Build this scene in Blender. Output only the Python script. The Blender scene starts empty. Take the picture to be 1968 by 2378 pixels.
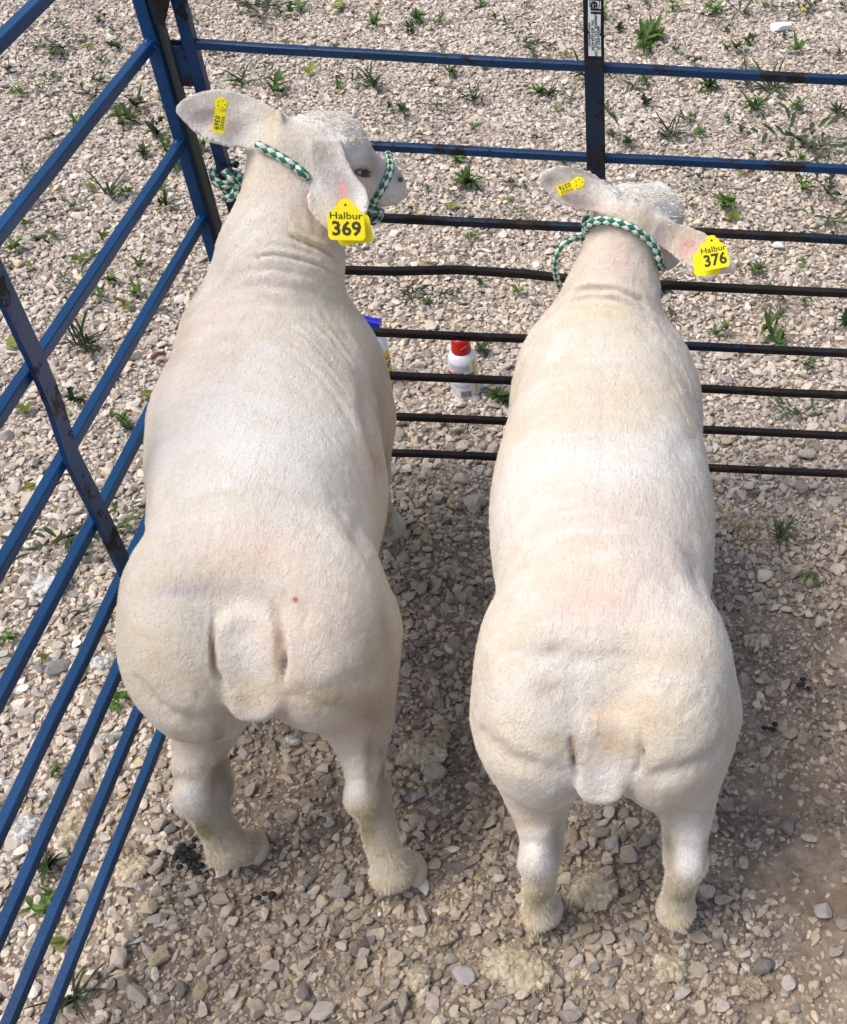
import bpy, math, random, time
import bmesh
import numpy as np
from mathutils import Vector, Matrix

T0 = time.time()
scene = bpy.context.scene
COL = scene.collection

# ---------------------------------------------------------------- camera
CAM_H = 1.70
ROLL, PITCH, YAW = 0.07124, 0.79252, 0.04407
FOC, PPX, PPY = 2652.5258, 1619.3216, 1189.0
PW, PH = 1968.0, 2378.0
def cam_axes():
    cp, sp, cy, sy = math.cos(PITCH), math.sin(PITCH), math.cos(YAW), math.sin(YAW)
    f = np.array([sy*cp, cy*cp, -sp]); r = np.array([cy, -sy, 0.0]); u = np.cross(r, f)
    r2 = math.cos(ROLL)*r + math.sin(ROLL)*u
    u2 = -math.sin(ROLL)*r + math.cos(ROLL)*u
    return f, r2, u2
FWD, RGT, UPV = cam_axes()
cam_data = bpy.data.cameras.new('camera')
cam = bpy.data.objects.new('camera', cam_data); COL.objects.link(cam)
M = Matrix(((RGT[0], UPV[0], -FWD[0], 0), (RGT[1], UPV[1], -FWD[1], 0), (RGT[2], UPV[2], -FWD[2], CAM_H), (0, 0, 0, 1)))
cam.matrix_world = M
cam_data.sensor_fit = 'HORIZONTAL'; cam_data.sensor_width = 36.0
cam_data.lens = FOC/PW*36.0
cam_data.shift_x = -(PPX-PW/2)/PW
cam_data.shift_y = (PPY-PH/2)/PW
cam_data.clip_start = 0.05; cam_data.clip_end = 500
scene.camera = cam

# ---------------------------------------------------------------- world, sun, exposure
SUN_EL, SUN_AZ = math.radians(64), math.radians(-112)      # azimuth from +Y towards +X
world = bpy.data.worlds.new('World'); scene.world = world; world.use_nodes = True
wn = world.node_tree.nodes; wl = world.node_tree.links
bg = wn['Background']
sky = wn.new('ShaderNodeTexSky'); sky.sky_type = 'NISHITA'; sky.sun_disc = False
sky.sun_elevation = SUN_EL; sky.sun_rotation = SUN_AZ
sky.air_density = 1.0; sky.dust_density = 4.0; sky.ozone_density = 0.6
wl.new(sky.outputs[0], bg.inputs[0]); bg.inputs[1].default_value = 0.15
sun_d = bpy.data.lights.new('sun', 'SUN'); sun_d.energy = 1.8; sun_d.angle = math.radians(28); sun_d.color = (1.0, 0.955, 0.88)
sun = bpy.data.objects.new('sun', sun_d); COL.objects.link(sun)
sd = Vector((math.sin(SUN_AZ)*math.cos(SUN_EL), math.cos(SUN_AZ)*math.cos(SUN_EL), math.sin(SUN_EL)))
sun.rotation_euler = sd.to_track_quat('Z', 'Y').to_euler(); sun.location = (-3, 3, 6)
vs = scene.view_settings
vs.view_transform = 'Standard'; vs.look = 'None'; vs.gamma = 1; vs.exposure = 0.31
try: vs.use_curve_mapping = False
except Exception: pass

# ---------------------------------------------------------------- helpers: where a thing seen at (x, y) stands in the place
V2P = 1/0.8831
def ray(x, y):
    return FWD + RGT*(x*V2P-PPX)/FOC - UPV*(y*V2P-PPY)/FOC
def at_y(x, y, Y):
    d = ray(x, y); t = Y/d[1]; return np.array([d[0]*t, Y, CAM_H+d[2]*t])
def at_z(x, y, z=0.0):
    d = ray(x, y); t = (z-CAM_H)/d[2]; return np.array([d[0]*t, d[1]*t, z])
def at_x(x, y, X):
    d = ray(x, y); t = X/d[0]; return np.array([X, d[1]*t, CAM_H+d[2]*t])
def to_view(P):
    d = P-np.array([0, 0, CAM_H]); z = d@FWD
    return np.stack([(PPX+FOC*(d@RGT)/z)*0.8831, (PPY-FOC*(d@UPV)/z)*0.8831], -1)

def tag(o, label=None, cat=None, group=None, kind=None):
    if label: o['label'] = label
    if cat: o['category'] = cat
    if group: o['group'] = group
    if kind: o['kind'] = kind
    return o
def empty(name, loc):
    o = bpy.data.objects.new(name, None); COL.objects.link(o); o.location = loc; o.empty_display_size = .05
    return o
def mesh_obj(name, verts, faces, mat=None, parent=None, smooth=False):
    """verts in world space; if parent is given the mesh is moved into the parent's frame"""
    verts = np.asarray(verts, float)
    off = np.zeros(3)
    p = parent
    while p is not None:
        off += np.array(p.location); p = p.parent
    me = bpy.data.meshes.new(name)
    if isinstance(faces, np.ndarray):
        nv, nf, k = len(verts), len(faces), faces.shape[1]
        me.vertices.add(nv); me.vertices.foreach_set('co', (verts-off).astype(np.float32).ravel())
        me.loops.add(nf*k); me.loops.foreach_set('vertex_index', faces.astype(np.int32).ravel())
        me.polygons.add(nf); me.polygons.foreach_set('loop_start', np.arange(0, nf*k, k, dtype=np.int32))
        me.polygons.foreach_set('loop_total', np.full(nf, k, np.int32))
        me.update(calc_edges=True)
    else:
        me.from_pydata((verts-off).tolist(), [], faces); me.update()
    if smooth: me.polygons.foreach_set('use_smooth', np.ones(len(me.polygons), bool))
    o = bpy.data.objects.new(name, me); COL.objects.link(o)
    if mat is not None:
        for m in (mat if isinstance(mat, (list, tuple)) else [mat]): me.materials.append(m)
    if parent is not None: o.parent = parent
    return o
def pivot(o, loc):
    """move a top-level mesh's origin to loc"""
    loc = Vector(loc); o.data.transform(Matrix.Translation(-loc+o.location)); o.location = loc; return o

def frame(d, up=(0, 0, 1)):
    d = np.array(d, float); d /= np.linalg.norm(d); up = np.array(up, float)
    if abs(d@up) > .97: up = np.array([0, 1., 0])
    s = np.cross(d, up); s /= np.linalg.norm(s); n = np.cross(s, d); return d, s, n
def bar(a, b, w, h, up=(0, 0, 1), bev=.0015, seg=1, wob=0, rng=None):
    """bevelled rectangular bar from a to b, w across, h along up; octagonal section, a few rings so it can be uneven"""
    a = np.array(a, float); b = np.array(b, float); d, s, n = frame(b-a, up)
    sec = [(w/2-bev, -h/2), (w/2, -h/2+bev), (w/2, h/2-bev), (w/2-bev, h/2), (-w/2+bev, h/2), (-w/2, h/2-bev), (-w/2, -h/2+bev), (-w/2+bev, -h/2)]
    V = []; F = []
    for i in range(seg+1):
        c = a+(b-a)*i/seg
        if wob and rng is not None and 0 < i < seg: c = c+s*rng.uniform(-wob, wob)+n*rng.uniform(-wob, wob)
        for x, y in sec: V.append(c+s*x+n*y)
    for i in range(seg):
        for k in range(8): F.append((i*8+k, i*8+(k+1) % 8, (i+1)*8+(k+1) % 8, (i+1)*8+k))
    F.append(tuple(range(7, -1, -1))); F.append(tuple(range(seg*8, seg*8+8)))
    return V, F
def join(parts):
    V = []; F = []
    for v, f in parts:
        o = len(V); V += [tuple(x) for x in v]; F += [tuple(i+o for i in q) for q in f]
    return V, F
def catmull(P, n=8):
    P = [np.array(p, float) for p in P]; P = [2*P[0]-P[1]]+P+[2*P[-1]-P[-2]]; out = []
    for i in range(1, len(P)-2):
        for t in np.linspace(0, 1, n, endpoint=False):
            a, b, c, d = P[i-1:i+3]
            out.append(.5*((2*b)+(-a+c)*t+(2*a-5*b+4*c-d)*t*t+(-a+3*b-3*c+d)*t**3))
    out.append(P[-2]); return np.array(out)

# ---------------------------------------------------------------- numpy noise
def _hash(ix, iy, iz, seed):
    h = (ix*374761393+iy*668265263+iz*2147483647+seed*1274126177) & 0xffffffff
    h = ((h ^ (h >> 13))*1274126177) & 0xffffffff
    return ((h ^ (h >> 16)) & 0xffff)/65535.0
def vnoise(P, seed=0):
    P = np.asarray(P, float); i = np.floor(P).astype(np.int64); f = P-i; f = f*f*(3-2*f); r = 0
    for dx in (0, 1):
        for dy in (0, 1):
            for dz in (0, 1):
                w = (f[:, 0] if dx else 1-f[:, 0])*(f[:, 1] if dy else 1-f[:, 1])*(f[:, 2] if dz else 1-f[:, 2])
                r = r+w*_hash(i[:, 0]+dx, i[:, 1]+dy, i[:, 2]+dz, seed)
    return r*2-1
def fbm(P, oct=4, seed=0):
    r = 0; a = 1.; s = 1.
    for k in range(oct): r = r+a*vnoise(P*s, seed+k*17); a *= .5; s *= 2.03
    return r
def smooth01(x, a, b):
    t = np.clip((x-a)/(b-a), 0, 1); return t*t*(3-2*t)
# ================================================================ materials
def mat(name):
    m = bpy.data.materials.new(name); m.use_nodes = True; n = m.node_tree.nodes; l = m.node_tree.links
    return m, n, l, n['Principled BSDF']
def N(n, t, **kw):
    x = n.new(t)
    for k, v in kw.items(): setattr(x, k, v)
    return x
def ramp(n, stops, interp='LINEAR'):
    r = n.new('ShaderNodeValToRGB'); r.color_ramp.interpolation = interp; e = r.color_ramp.elements
    while len(e) > 1: e.remove(e[-1])
    e[0].position = stops[0][0]; e[0].color = (*stops[0][1], 1)
    for p, c in stops[1:]: q = e.new(p); q.color = (*c, 1)
    return r
def noise(n, l, vec, scale, det=3, rough=.55, dist=0):
    t = n.new('ShaderNodeTexNoise'); t.inputs['Scale'].default_value = scale; t.inputs['Detail'].default_value = det
    t.inputs['Roughness'].default_value = rough; t.inputs['Distortion'].default_value = dist
    if vec is not None: l.new(vec, t.inputs['Vector'])
    return t.outputs[0]
def mixc(n, l, f, a, b, mode='MIX'):
    m = n.new('ShaderNodeMix'); m.data_type = 'RGBA'; m.blend_type = mode
    for s, v in ((m.inputs[0], f), (m.inputs[6], a), (m.inputs[7], b)):
        if isinstance(v, (int, float)): s.default_value = v
        elif isinstance(v, tuple): s.default_value = (*v, 1)
        else: l.new(v, s)
    return m.outputs[2]
def bump(n, l, h, strength, dist, nrm=None):
    b = n.new('ShaderNodeBump'); b.inputs['Strength'].default_value = strength; b.inputs['Distance'].default_value = dist
    l.new(h, b.inputs['Height'])
    if nrm is not None: l.new(nrm, b.inputs['Normal'])
    return b.outputs[0]
def plain(name, col, rough=.5, metal=0, spec=.5):
    m, n, l, p = mat(name); p.inputs['Base Color'].default_value = (*col, 1); p.inputs['Roughness'].default_value = rough
    p.inputs['Metallic'].default_value = metal; p.inputs['Specular IOR Level'].default_value = spec; return m

def paint_mat(name, wear, lo=.42, blue=(.003, .043, .130)):
    """blue enamel worn down to dark mill scale and rust; wear 0..1"""
    m, n, l, p = mat(name)
    g = N(n, 'ShaderNodeNewGeometry'); pos = g.outputs['Position']
    big = noise(n, l, pos, 9, 4, .6); fine = noise(n, l, pos, 130, 4, .7); mid = noise(n, l, pos, 38, 5, .65)
    a = N(n, 'ShaderNodeMath', operation='MULTIPLY_ADD'); l.new(mid, a.inputs[0]); a.inputs[1].default_value = .55; l.new(big, a.inputs[2])
    b = N(n, 'ShaderNodeMath', operation='MULTIPLY_ADD'); l.new(fine, b.inputs[0]); b.inputs[1].default_value = .30; l.new(a.outputs[0], b.inputs[2])
    # edges wear first
    ed = N(n, 'ShaderNodeMath', operation='SUBTRACT'); l.new(g.outputs['Pointiness'], ed.inputs[0]); ed.inputs[1].default_value = .5
    c = N(n, 'ShaderNodeMath', operation='MULTIPLY_ADD'); l.new(ed.outputs[0], c.inputs[0]); c.inputs[1].default_value = .8; l.new(b.outputs[0], c.inputs[2])
    th = 1.22-wear*.62
    mr = N(n, 'ShaderNodeMapRange'); l.new(c.outputs[0], mr.inputs[0]); mr.inputs[1].default_value = th-.02; mr.inputs[2].default_value = th+.03
    hue = noise(n, l, pos, 5, 3); bl = ramp(n, [(.3, tuple(x*.78 for x in blue)), (.55, blue), (.75, tuple(min(1, x*1.35+.004) for x in blue))]); l.new(hue, bl.inputs[0])
    scr = noise(n, l, pos, 420, 2, .6); scm = N(n, 'ShaderNodeMapRange'); l.new(scr, scm.inputs[0]); scm.inputs[1].default_value = .63; scm.inputs[2].default_value = .68
    blc = mixc(n, l, scm.outputs[0], bl.outputs[0], (.012, .020, .032))
    rust = ramp(n, [(.30, (.008, .007, .008)), (.54, (.018, .013, .012)), (.66, (.050, .023, .014)), (.8, (.10, .046, .024))]); l.new(noise(n, l, pos, 26, 6, .7), rust.inputs[0])
    l.new(mixc(n, l, mr.outputs[0], blc, rust.outputs[0]), p.inputs['Base Color'])
    rr = N(n, 'ShaderNodeMapRange'); l.new(mr.outputs[0], rr.inputs[0]); rr.inputs[3].default_value = .36; rr.inputs[4].default_value = .75
    l.new(rr.outputs[0], p.inputs['Roughness']); p.inputs['Specular IOR Level'].default_value = .28
    hh = N(n, 'ShaderNodeMath', operation='MULTIPLY_ADD'); l.new(mr.outputs[0], hh.inputs[0]); hh.inputs[1].default_value = -.6; l.new(fine, hh.inputs[2])
    l.new(bump(n, l, hh.outputs[0], .5, .0012), p.inputs['Normal'])
    return m
M_BLUE = paint_mat('blue_paint', .14)
M_PLATE = paint_mat('plate_paint', .22, blue=(.006, .020, .038))
M_BLUEW = paint_mat('blue_paint_worn', .37, blue=(.005, .034, .100))
M_DARK = paint_mat('rusted_bar', .93, blue=(.008, .030, .075))
M_MID = paint_mat('half_rusted_bar', .58, blue=(.008, .022, .045))
M_ROD = plain('galvanised_rod', (.085, .088, .088), .55, .5)
M_WELD = plain('weld', (.016, .032, .055), .5, .3)

def fleece_mat(name, hair=False):
    m, n, l, p = mat(name)
    at = N(n, 'ShaderNodeAttribute', attribute_name='Col'); pos = N(n, 'ShaderNodeNewGeometry').outputs['Position']
    c = at.outputs['Color']
    f = noise(n, l, pos, 230, 4, .8); v = ramp(n, [(.30, (.80, .77, .72)), (.44, (.975, .965, .95)), (.70, (1.06, 1.06, 1.06))]); l.new(f, v.inputs[0])
    c = mixc(n, l, 1.0, c, v.outputs[0], 'MULTIPLY')
    l.new(c, p.inputs['Base Color']); p.inputs['Roughness'].default_value = .85; p.inputs['Specular IOR Level'].default_value = .18
    if not hair:
        p.inputs['Sheen Weight'].default_value = .12; p.inputs['Sheen Roughness'].default_value = .6
        b1 = bump(n, l, noise(n, l, pos, 320, 4, .78), .85, .0036)
        mp = N(n, 'ShaderNodeMapping'); mp.inputs['Scale'].default_value = (1, .35, .6); l.new(pos, mp.inputs[0])
        b2 = bump(n, l, noise(n, l, mp.outputs[0], 110, 4, .68, .8), .6, .0048, b1)
        l.new(b2, p.inputs['Normal'])
    return m
M_FLEECE = fleece_mat('shorn_fleece'); M_HAIR = fleece_mat('fleece_hair', True)
M_HOOF = plain('hoof_horn', (.60, .50, .36), .7)
M_EYE = plain('eye', (.012, .008, .006), .08, 0, .8)
M_LID = plain('eyelid_skin', (.10, .075, .065), .6)
M_YEL = plain('tag_plastic', (.86, .74, .004), .42, 0, .4)
M_INK = plain('tag_print', (.045, .035, .012), .6)
M_WPL = plain('white_plastic', (.74, .78, .86), .35)
M_STK = plain('sticker_paper', (.80, .86, .84), .45)
M_BLK = plain('black_print', (.012, .014, .02), .6)

def rope_mat(name):
    m, n, l, p = mat(name)
    uv = N(n, 'ShaderNodeUVMap'); s = N(n, 'ShaderNodeSeparateXYZ'); l.new(uv.outputs[0], s.inputs[0])
    def trig(a, sign):
        x = N(n, 'ShaderNodeMath', operation='MULTIPLY_ADD'); l.new(s.outputs[0], x.inputs[0]); x.inputs[1].default_value = 6.28318*2*sign
        y = N(n, 'ShaderNodeMath', operation='MULTIPLY'); l.new(s.outputs[1], y.inputs[0]); y.inputs[1].default_value = a; l.new(y.outputs[0], x.inputs[2])
        z = N(n, 'ShaderNodeMath', operation='SINE'); l.new(x.outputs[0], z.inputs[0]); return z.outputs[0]
    a, b = trig(215, 1), trig(215, -1)
    pr = N(n, 'ShaderNodeMath', operation='MULTIPLY'); l.new(a, pr.inputs[0]); l.new(b, pr.inputs[1])
    mr = N(n, 'ShaderNodeMapRange'); l.new(pr.outputs[0], mr.inputs[0]); mr.inputs[1].default_value = -.08; mr.inputs[2].default_value = .02
    pos = N(n, 'ShaderNodeNewGeometry').outputs['Position']
    gr = ramp(n, [(.35, (.002, .10, .065)), (.65, (.006, .20, .13))]); l.new(noise(n, l, pos, 300, 3), gr.inputs[0])
    wh = ramp(n, [(.3, (.50, .52, .42)), (.6, (.74, .78, .70))]); l.new(noise(n, l, pos, 90, 4), wh.inputs[0])
    l.new(mixc(n, l, mr.outputs[0], wh.outputs[0], gr.outputs[0]), p.inputs['Base Color']); p.inputs['Roughness'].default_value = .7
    ab = N(n, 'ShaderNodeMath', operation='ABSOLUTE'); l.new(pr.outputs[0], ab.inputs[0])
    b1 = bump(n, l, ab.outputs[0], .8, .0015); l.new(bump(n, l, noise(n, l, pos, 900, 2), .5, .0006, b1), p.inputs['Normal'])
    return m
M_ROPE = rope_mat('braided_rope')

def stone_mat():
    m, n, l, p = mat('gravel_stone')
    oi = N(n, 'ShaderNodeObjectInfo'); pos = N(n, 'ShaderNodeNewGeometry').outputs['Position']
    c = ramp(n, [(0, (.33, .285, .24)), (.16, (.52, .455, .38)), (.32, (.70, .61, .50)), (.46, (.45, .41, .37)), (.58, (.76, .685, .59)), (.70, (.60, .515, .43)),
                 (.80, (.26, .25, .25)), (.88, (.80, .74, .66)), (.94, (.40, .38, .37)), (.975, (.64, .54, .34)), (1, (.86, .84, .80))]); l.new(oi.outputs['Random'], c.inputs[0])
    v = ramp(n, [(.28, (.66, .65, .64)), (.5, (.95, .94, .93)), (.75, (1.14, 1.13, 1.12))]); l.new(noise(n, l, pos, 190, 5, .7), v.inputs[0])
    c2 = mixc(n, l, 1, c.outputs[0], v.outputs[0], 'MULTIPLY')
    # the damp, dusty trodden pen floor is browner and darker than the dry gravel outside
    pen = N(n, 'ShaderNodeSeparateXYZ'); l.new(pos, pen.inputs[0])
    nb = noise(n, l, pos, 3.2, 4, .6)
    ya = N(n, 'ShaderNodeMath', operation='MULTIPLY_ADD'); l.new(nb, ya.inputs[0]); ya.inputs[1].default_value = .9; l.new(pen.outputs[1], ya.inputs[2])
    my = N(n, 'ShaderNodeMapRange'); l.new(ya.outputs[0], my.inputs[0]); my.inputs[1].default_value = 2.45; my.inputs[2].default_value = 1.85
    xa = N(n, 'ShaderNodeMath', operation='MULTIPLY_ADD'); l.new(nb, xa.inputs[0]); xa.inputs[1].default_value = .35; l.new(pen.outputs[0], xa.inputs[2])
    mx = N(n, 'ShaderNodeMapRange'); l.new(xa.outputs[0], mx.inputs[0]); mx.inputs[1].default_value = -.72; mx.inputs[2].default_value = -.45
    mm = N(n, 'ShaderNodeMath', operation='MULTIPLY'); l.new(my.outputs[0], mm.inputs[0]); l.new(mx.outputs[0], mm.inputs[1])
    dirt = noise(n, l, pos, 22, 4, .65); dr = ramp(n, [(.35, (.58, .56, .54)), (.55, (.74, .71, .66)), (.75, (.95, .88, .78))]); l.new(dirt, dr.inputs[0])
    c3 = mixc(n, l, 1, c2, dr.outputs[0], 'MULTIPLY')
    l.new(mixc(n, l, mm.outputs[0], c2, c3), p.inputs['Base Color'])
    p.inputs['Roughness'].default_value = .9; p.inputs['Specular IOR Level'].default_value = .25
    l.new(bump(n, l, noise(n, l, pos, 420, 4, .7), .5, .0015), p.inputs['Normal'])
    return m
M_STONE = stone_mat()
def ground_mat():
    m, n, l, p = mat('gravel_ground')
    pos = N(n, 'ShaderNodeNewGeometry').outputs['Position']
    vo = N(n, 'ShaderNodeTexVoronoi'); vo.inputs['Scale'].default_value = 190; l.new(pos, vo.inputs['Vector'])
    vr = ramp(n, [(0, (.10, .075, .055)), (.3, (.16, .125, .10)), (.6, (.25, .205, .165)), (.85, (.14, .115, .095)), (1, (.34, .29, .24))])
    s = N(n, 'ShaderNodeSeparateColor'); l.new(vo.outputs['Color'], s.inputs[0]); l.new(s.outputs[0], vr.inputs[0])
    d = ramp(n, [(.35, (.17, .126, .090)), (.5, (.26, .202, .148)), (.65, (.40, .322, .236))]); l.new(noise(n, l, pos, 14, 6, .7), d.inputs[0])
    mk = N(n, 'ShaderNodeMapRange'); l.new(noise(n, l, pos, 5, 4, .6), mk.inputs[0]); mk.inputs[1].default_value = .42; mk.inputs[2].default_value = .56
    l.new(mixc(n, l, mk.outputs[0], vr.outputs[0], d.outputs[0]), p.inputs['Base Color']); p.inputs['Roughness'].default_value = .95; p.inputs['Specular IOR Level'].default_value = .1
    v2 = N(n, 'ShaderNodeTexVoronoi'); v2.inputs['Scale'].default_value = 190; l.new(pos, v2.inputs['Vector'])
    b1 = bump(n, l, v2.outputs['Distance'], -.7, .004); l.new(bump(n, l, noise(n, l, pos, 300, 5, .7), .7, .003, b1), p.inputs['Normal'])
    return m
M_GROUND = ground_mat()
def leaf_mat(name, a, b):
    m, n, l, p = mat(name); oi = N(n, 'ShaderNodeObjectInfo'); pos = N(n, 'ShaderNodeNewGeometry').outputs['Position']
    r = ramp(n, [(.3, a), (.7, b)]); l.new(noise(n, l, pos, 60, 3), r.inputs[0])
    hs = N(n, 'ShaderNodeHueSaturation'); mr = N(n, 'ShaderNodeMapRange'); l.new(oi.outputs['Random'], mr.inputs[0]); mr.inputs[3].default_value = .55; mr.inputs[4].default_value = 1.5
    l.new(mr.outputs[0], hs.inputs['Value']); l.new(r.outputs[0], hs.inputs['Color'])
    l.new(hs.outputs[0], p.inputs['Base Color']); p.inputs['Roughness'].default_value = .6; p.inputs['Specular IOR Level'].default_value = .3
    tr = N(n, 'ShaderNodeBsdfTranslucent'); l.new(hs.outputs[0], tr.inputs[0]); ms = N(n, 'ShaderNodeMixShader'); ms.inputs[0].default_value = .25
    l.new(p.outputs[0], ms.inputs[1]); l.new(tr.outputs[0], ms.inputs[2]); l.new(ms.outputs[0], n['Material Output'].inputs[0])
    return m
M_LEAF = leaf_mat('weed_leaf', (.052, .112, .022), (.11, .19, .040)); M_LEAFD = leaf_mat('weed_leaf_dark', (.030, .055, .020), (.065, .095, .038))
M_LEAFY = leaf_mat('weed_leaf_yellow', (.12, .17, .03), (.20, .22, .045))
def wool_mat(name, a, b):
    m, n, l, p = mat(name); pos = N(n, 'ShaderNodeNewGeometry').outputs['Position']
    r = ramp(n, [(.3, a), (.6, b)]); l.new(noise(n, l, pos, 45, 5, .7), r.inputs[0]); l.new(r.outputs[0], p.inputs['Base Color'])
    p.inputs['Roughness'].default_value = .95; p.inputs['Specular IOR Level'].default_value = .1
    l.new(bump(n, l, noise(n, l, pos, 260, 4, .8, 1.5), .9, .004), p.inputs['Normal']); return m
M_WOOLW = wool_mat('clean_wool', (.78, .76, .70), (.90, .89, .85)); M_WOOLC = wool_mat('cream_wool', (.52, .42, .28), (.82, .72, .54)); M_WOOLD = wool_mat('dirty_wool', (.40, .32, .22), (.64, .54, .40))
# ================================================================ ground
rng = np.random.default_rng(7)
def gh(P):   # gentle unevenness of the gravel
    return .010*fbm(np.stack([P[:, 0]*2.2, P[:, 1]*2.2, P[:, 0]*0], 1), 2, 3)
xs = np.unique(np.concatenate([np.linspace(-30, -4, 14), np.linspace(-4, 3, 141), np.linspace(3, 30, 14)]))
ys = np.unique(np.concatenate([np.linspace(-30, -.5, 14), np.linspace(-.5, 6.5, 141), np.linspace(6.5, 60, 20)]))
X, Y = np.meshgrid(xs, ys, indexing='ij'); P = np.stack([X.ravel(), Y.ravel(), 0*X.ravel()], 1); P[:, 2] = gh(P)-.0035
nx, ny = len(xs), len(ys); I = np.arange(nx*ny).reshape(nx, ny)
Fq = np.stack([I[:-1, :-1].ravel(), I[1:, :-1].ravel(), I[1:, 1:].ravel(), I[:-1, 1:].ravel()], 1)
tag(mesh_obj('ground', P, Fq, M_GROUND, smooth=True), kind='structure', label='compacted gravel and dirt ground under the pen')

# ---------------------------------------------------------------- gravel: real stones, instanced by geometry nodes
def rock_mesh(seed, flat=.7, cuts=7, mat=M_STONE):
    r = np.random.default_rng(seed); bm = bmesh.new(); bmesh.ops.create_icosphere(bm, subdivisions=2, radius=1.0)
    for v in bm.verts: v.co = Vector(np.array(v.co)*(1+.0*r.random()))
    co = np.array([v.co[:] for v in bm.verts])
    for _ in range(cuts+6):
        nrm = r.normal(size=3); nrm /= np.linalg.norm(nrm); d = r.uniform(.40, .78)
        t = co@nrm-d; co = np.where((t > 0)[:, None], co-nrm*t[:, None], co)
    co *= np.array([r.uniform(.9, 1.25), r.uniform(.65, .95), flat*r.uniform(.75, 1.05)])
    co /= np.abs(co).max()*.92; co += .02*np.stack([vnoise(co*2.2+9*k, seed+k) for k in range(3)], 1)
    for v, c in zip(bm.verts, co): v.co = Vector(c)
    bmesh.ops.dissolve_limit(bm, angle_limit=.12, verts=bm.verts, edges=bm.edges); bmesh.ops.triangulate(bm, faces=bm.faces)
    me = bpy.data.meshes.new('stone'); bm.to_mesh(me); bm.free(); me.materials.append(mat); return me
protos = bpy.data.collections.new('stone_shapes')
for k in range(20):
    o = bpy.data.objects.new('stone_shape_%02d' % k, rock_mesh(100+k, flat=.55 if k % 3 else .75, cuts=6+k % 5)); protos.objects.link(o)

def jitter(x0, x1, y0, y1, d, j=.5):
    nx, ny = int((x1-x0)/d), int((y1-y0)/d); gx, gy = np.meshgrid(np.arange(nx), np.arange(ny), indexing='ij')
    x = x0+(gx+.5*(gy % 2)+rng.uniform(-j, j, gx.shape))*d; y = y0+(gy+rng.uniform(-j, j, gx.shape))*d
    return np.stack([x.ravel(), y.ravel(), np.zeros(x.size)], 1)
def in_view(P, m=.35):
    # keep what the place shows from here and from a step to the side
    w = to_view(P); z = (P-np.array([0, 0, CAM_H]))@FWD; mm = m*2342/np.maximum(z, .3)
    return (w[:, 0] > -mm) & (w[:, 0] < 1738+mm) & (w[:, 1] > -mm*.7) & (w[:, 1] < 2100+mm*.7) & (z > .3)
def bare(P):   # trodden patches where dirt shows; 0..1
    n = fbm(np.stack([P[:, 0]*3.1+4, P[:, 1]*3.1, P[:, 0]*0], 1), 4, 11)
    pen = smooth01(P[:, 0], -.80, -.6)*smooth01(-P[:, 1], -1.9, -1.4)
    extra = 0
    for (cx, cy, r, s) in ((.22, 1.0, .16, 1.0), (.28, .86, .13, .9), (-.30, 1.02, .07, .8), (.32, 1.30, .12, .7), (.12, .60, .10, .7), (-.05, .87, .06, .9), (-.72, .70, .10, .5), (-.42, .72, .05, .4), (-.95, 2.6, .3, .5), (.2, 2.6, .4, .3)):
        extra = extra+s*np.exp(-((P[:, 0]-cx)**2+(P[:, 1]-cy)**2)/r**2)
    return np.clip(.30*smooth01(n, .05, .7)*(.4+.8*pen)+.75*extra, 0, 1)
layers = []
def layer(d, s0, s1, keep, zk, mask=None, area=(-3.6, 2.2, .3, 6.2), near=None):
    P = jitter(*area, d); P = P[in_view(P)]
    if near: P = P[P[:, 1] < near]
    k = rng.random(len(P)) < keep*(1-.92*bare(P)) if mask is None else rng.random(len(P)) < keep*mask(P)
    P = P[k]; s = rng.uniform(0, 1, len(P))**1.6*(s1-s0)+s0
    P[:, 2] = gh(P)-.006+s*zk*rng.uniform(.5, 1.1, len(P)); layers.append((P, s))
far = lambda P: smooth01(P[:, 1], 1.6, 2.4)
layer(.0052, .0014, .0028, .55, .4, lambda P: .35+.65*bare(P), near=1.9)              # grit
layer(.0072, .0024, .0042, .95, .5, near=2.2)
layer(.0102, .0038, .0068, 1.0, .5)
layer(.0140, .0050, .0088, 1.0, .7)
layer(.0250, .0080, .0130, .80, .85)
layer(.0500, .0115, .0165, .60, .75, lambda P: (1-.9*bare(P))*(1-.75*far(P)))
layer(.0950, .0160, .0220, .40, .7, lambda P: (1-.9*bare(P))*(1-.9*far(P)))
P = np.concatenate([a for a, b in layers]); S_ = np.concatenate([b for a, b in layers]); nS = len(P)
me = bpy.data.meshes.new('gravel'); me.vertices.add(nS); me.vertices.foreach_set('co', P.astype(np.float32).ravel())
rot = np.stack([rng.normal(0, .35, nS), rng.normal(0, .35, nS), rng.uniform(0, 6.283, nS)], 1)
scl = S_[:, None]*rng.uniform(.82, 1.18, (nS, 3))
for nm, dt, arr in (('rot', 'FLOAT_VECTOR', rot), ('scl', 'FLOAT_VECTOR', scl)):
    a = me.attributes.new(nm, dt, 'POINT'); a.data.foreach_set('vector', arr.astype(np.float32).ravel())
a = me.attributes.new('idx', 'INT', 'POINT'); a.data.foreach_set('value', rng.integers(0, 20, nS).astype(np.int32))
gravel = bpy.data.objects.new('gravel', me); COL.objects.link(gravel); me.materials.append(M_STONE)
tag(gravel, 'loose crushed stone gravel covering the ground inside and outside the pen', kind='stuff')
ng = bpy.data.node_groups.new('scatter', 'GeometryNodeTree')
ng.interface.new_socket('Geometry', in_out='INPUT', socket_type='NodeSocketGeometry'); ng.interface.new_socket('Geometry', in_out='OUTPUT', socket_type='NodeSocketGeometry')
gi = ng.nodes.new('NodeGroupInput'); go = ng.nodes.new('NodeGroupOutput'); ci = ng.nodes.new('GeometryNodeCollectionInfo')
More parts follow.
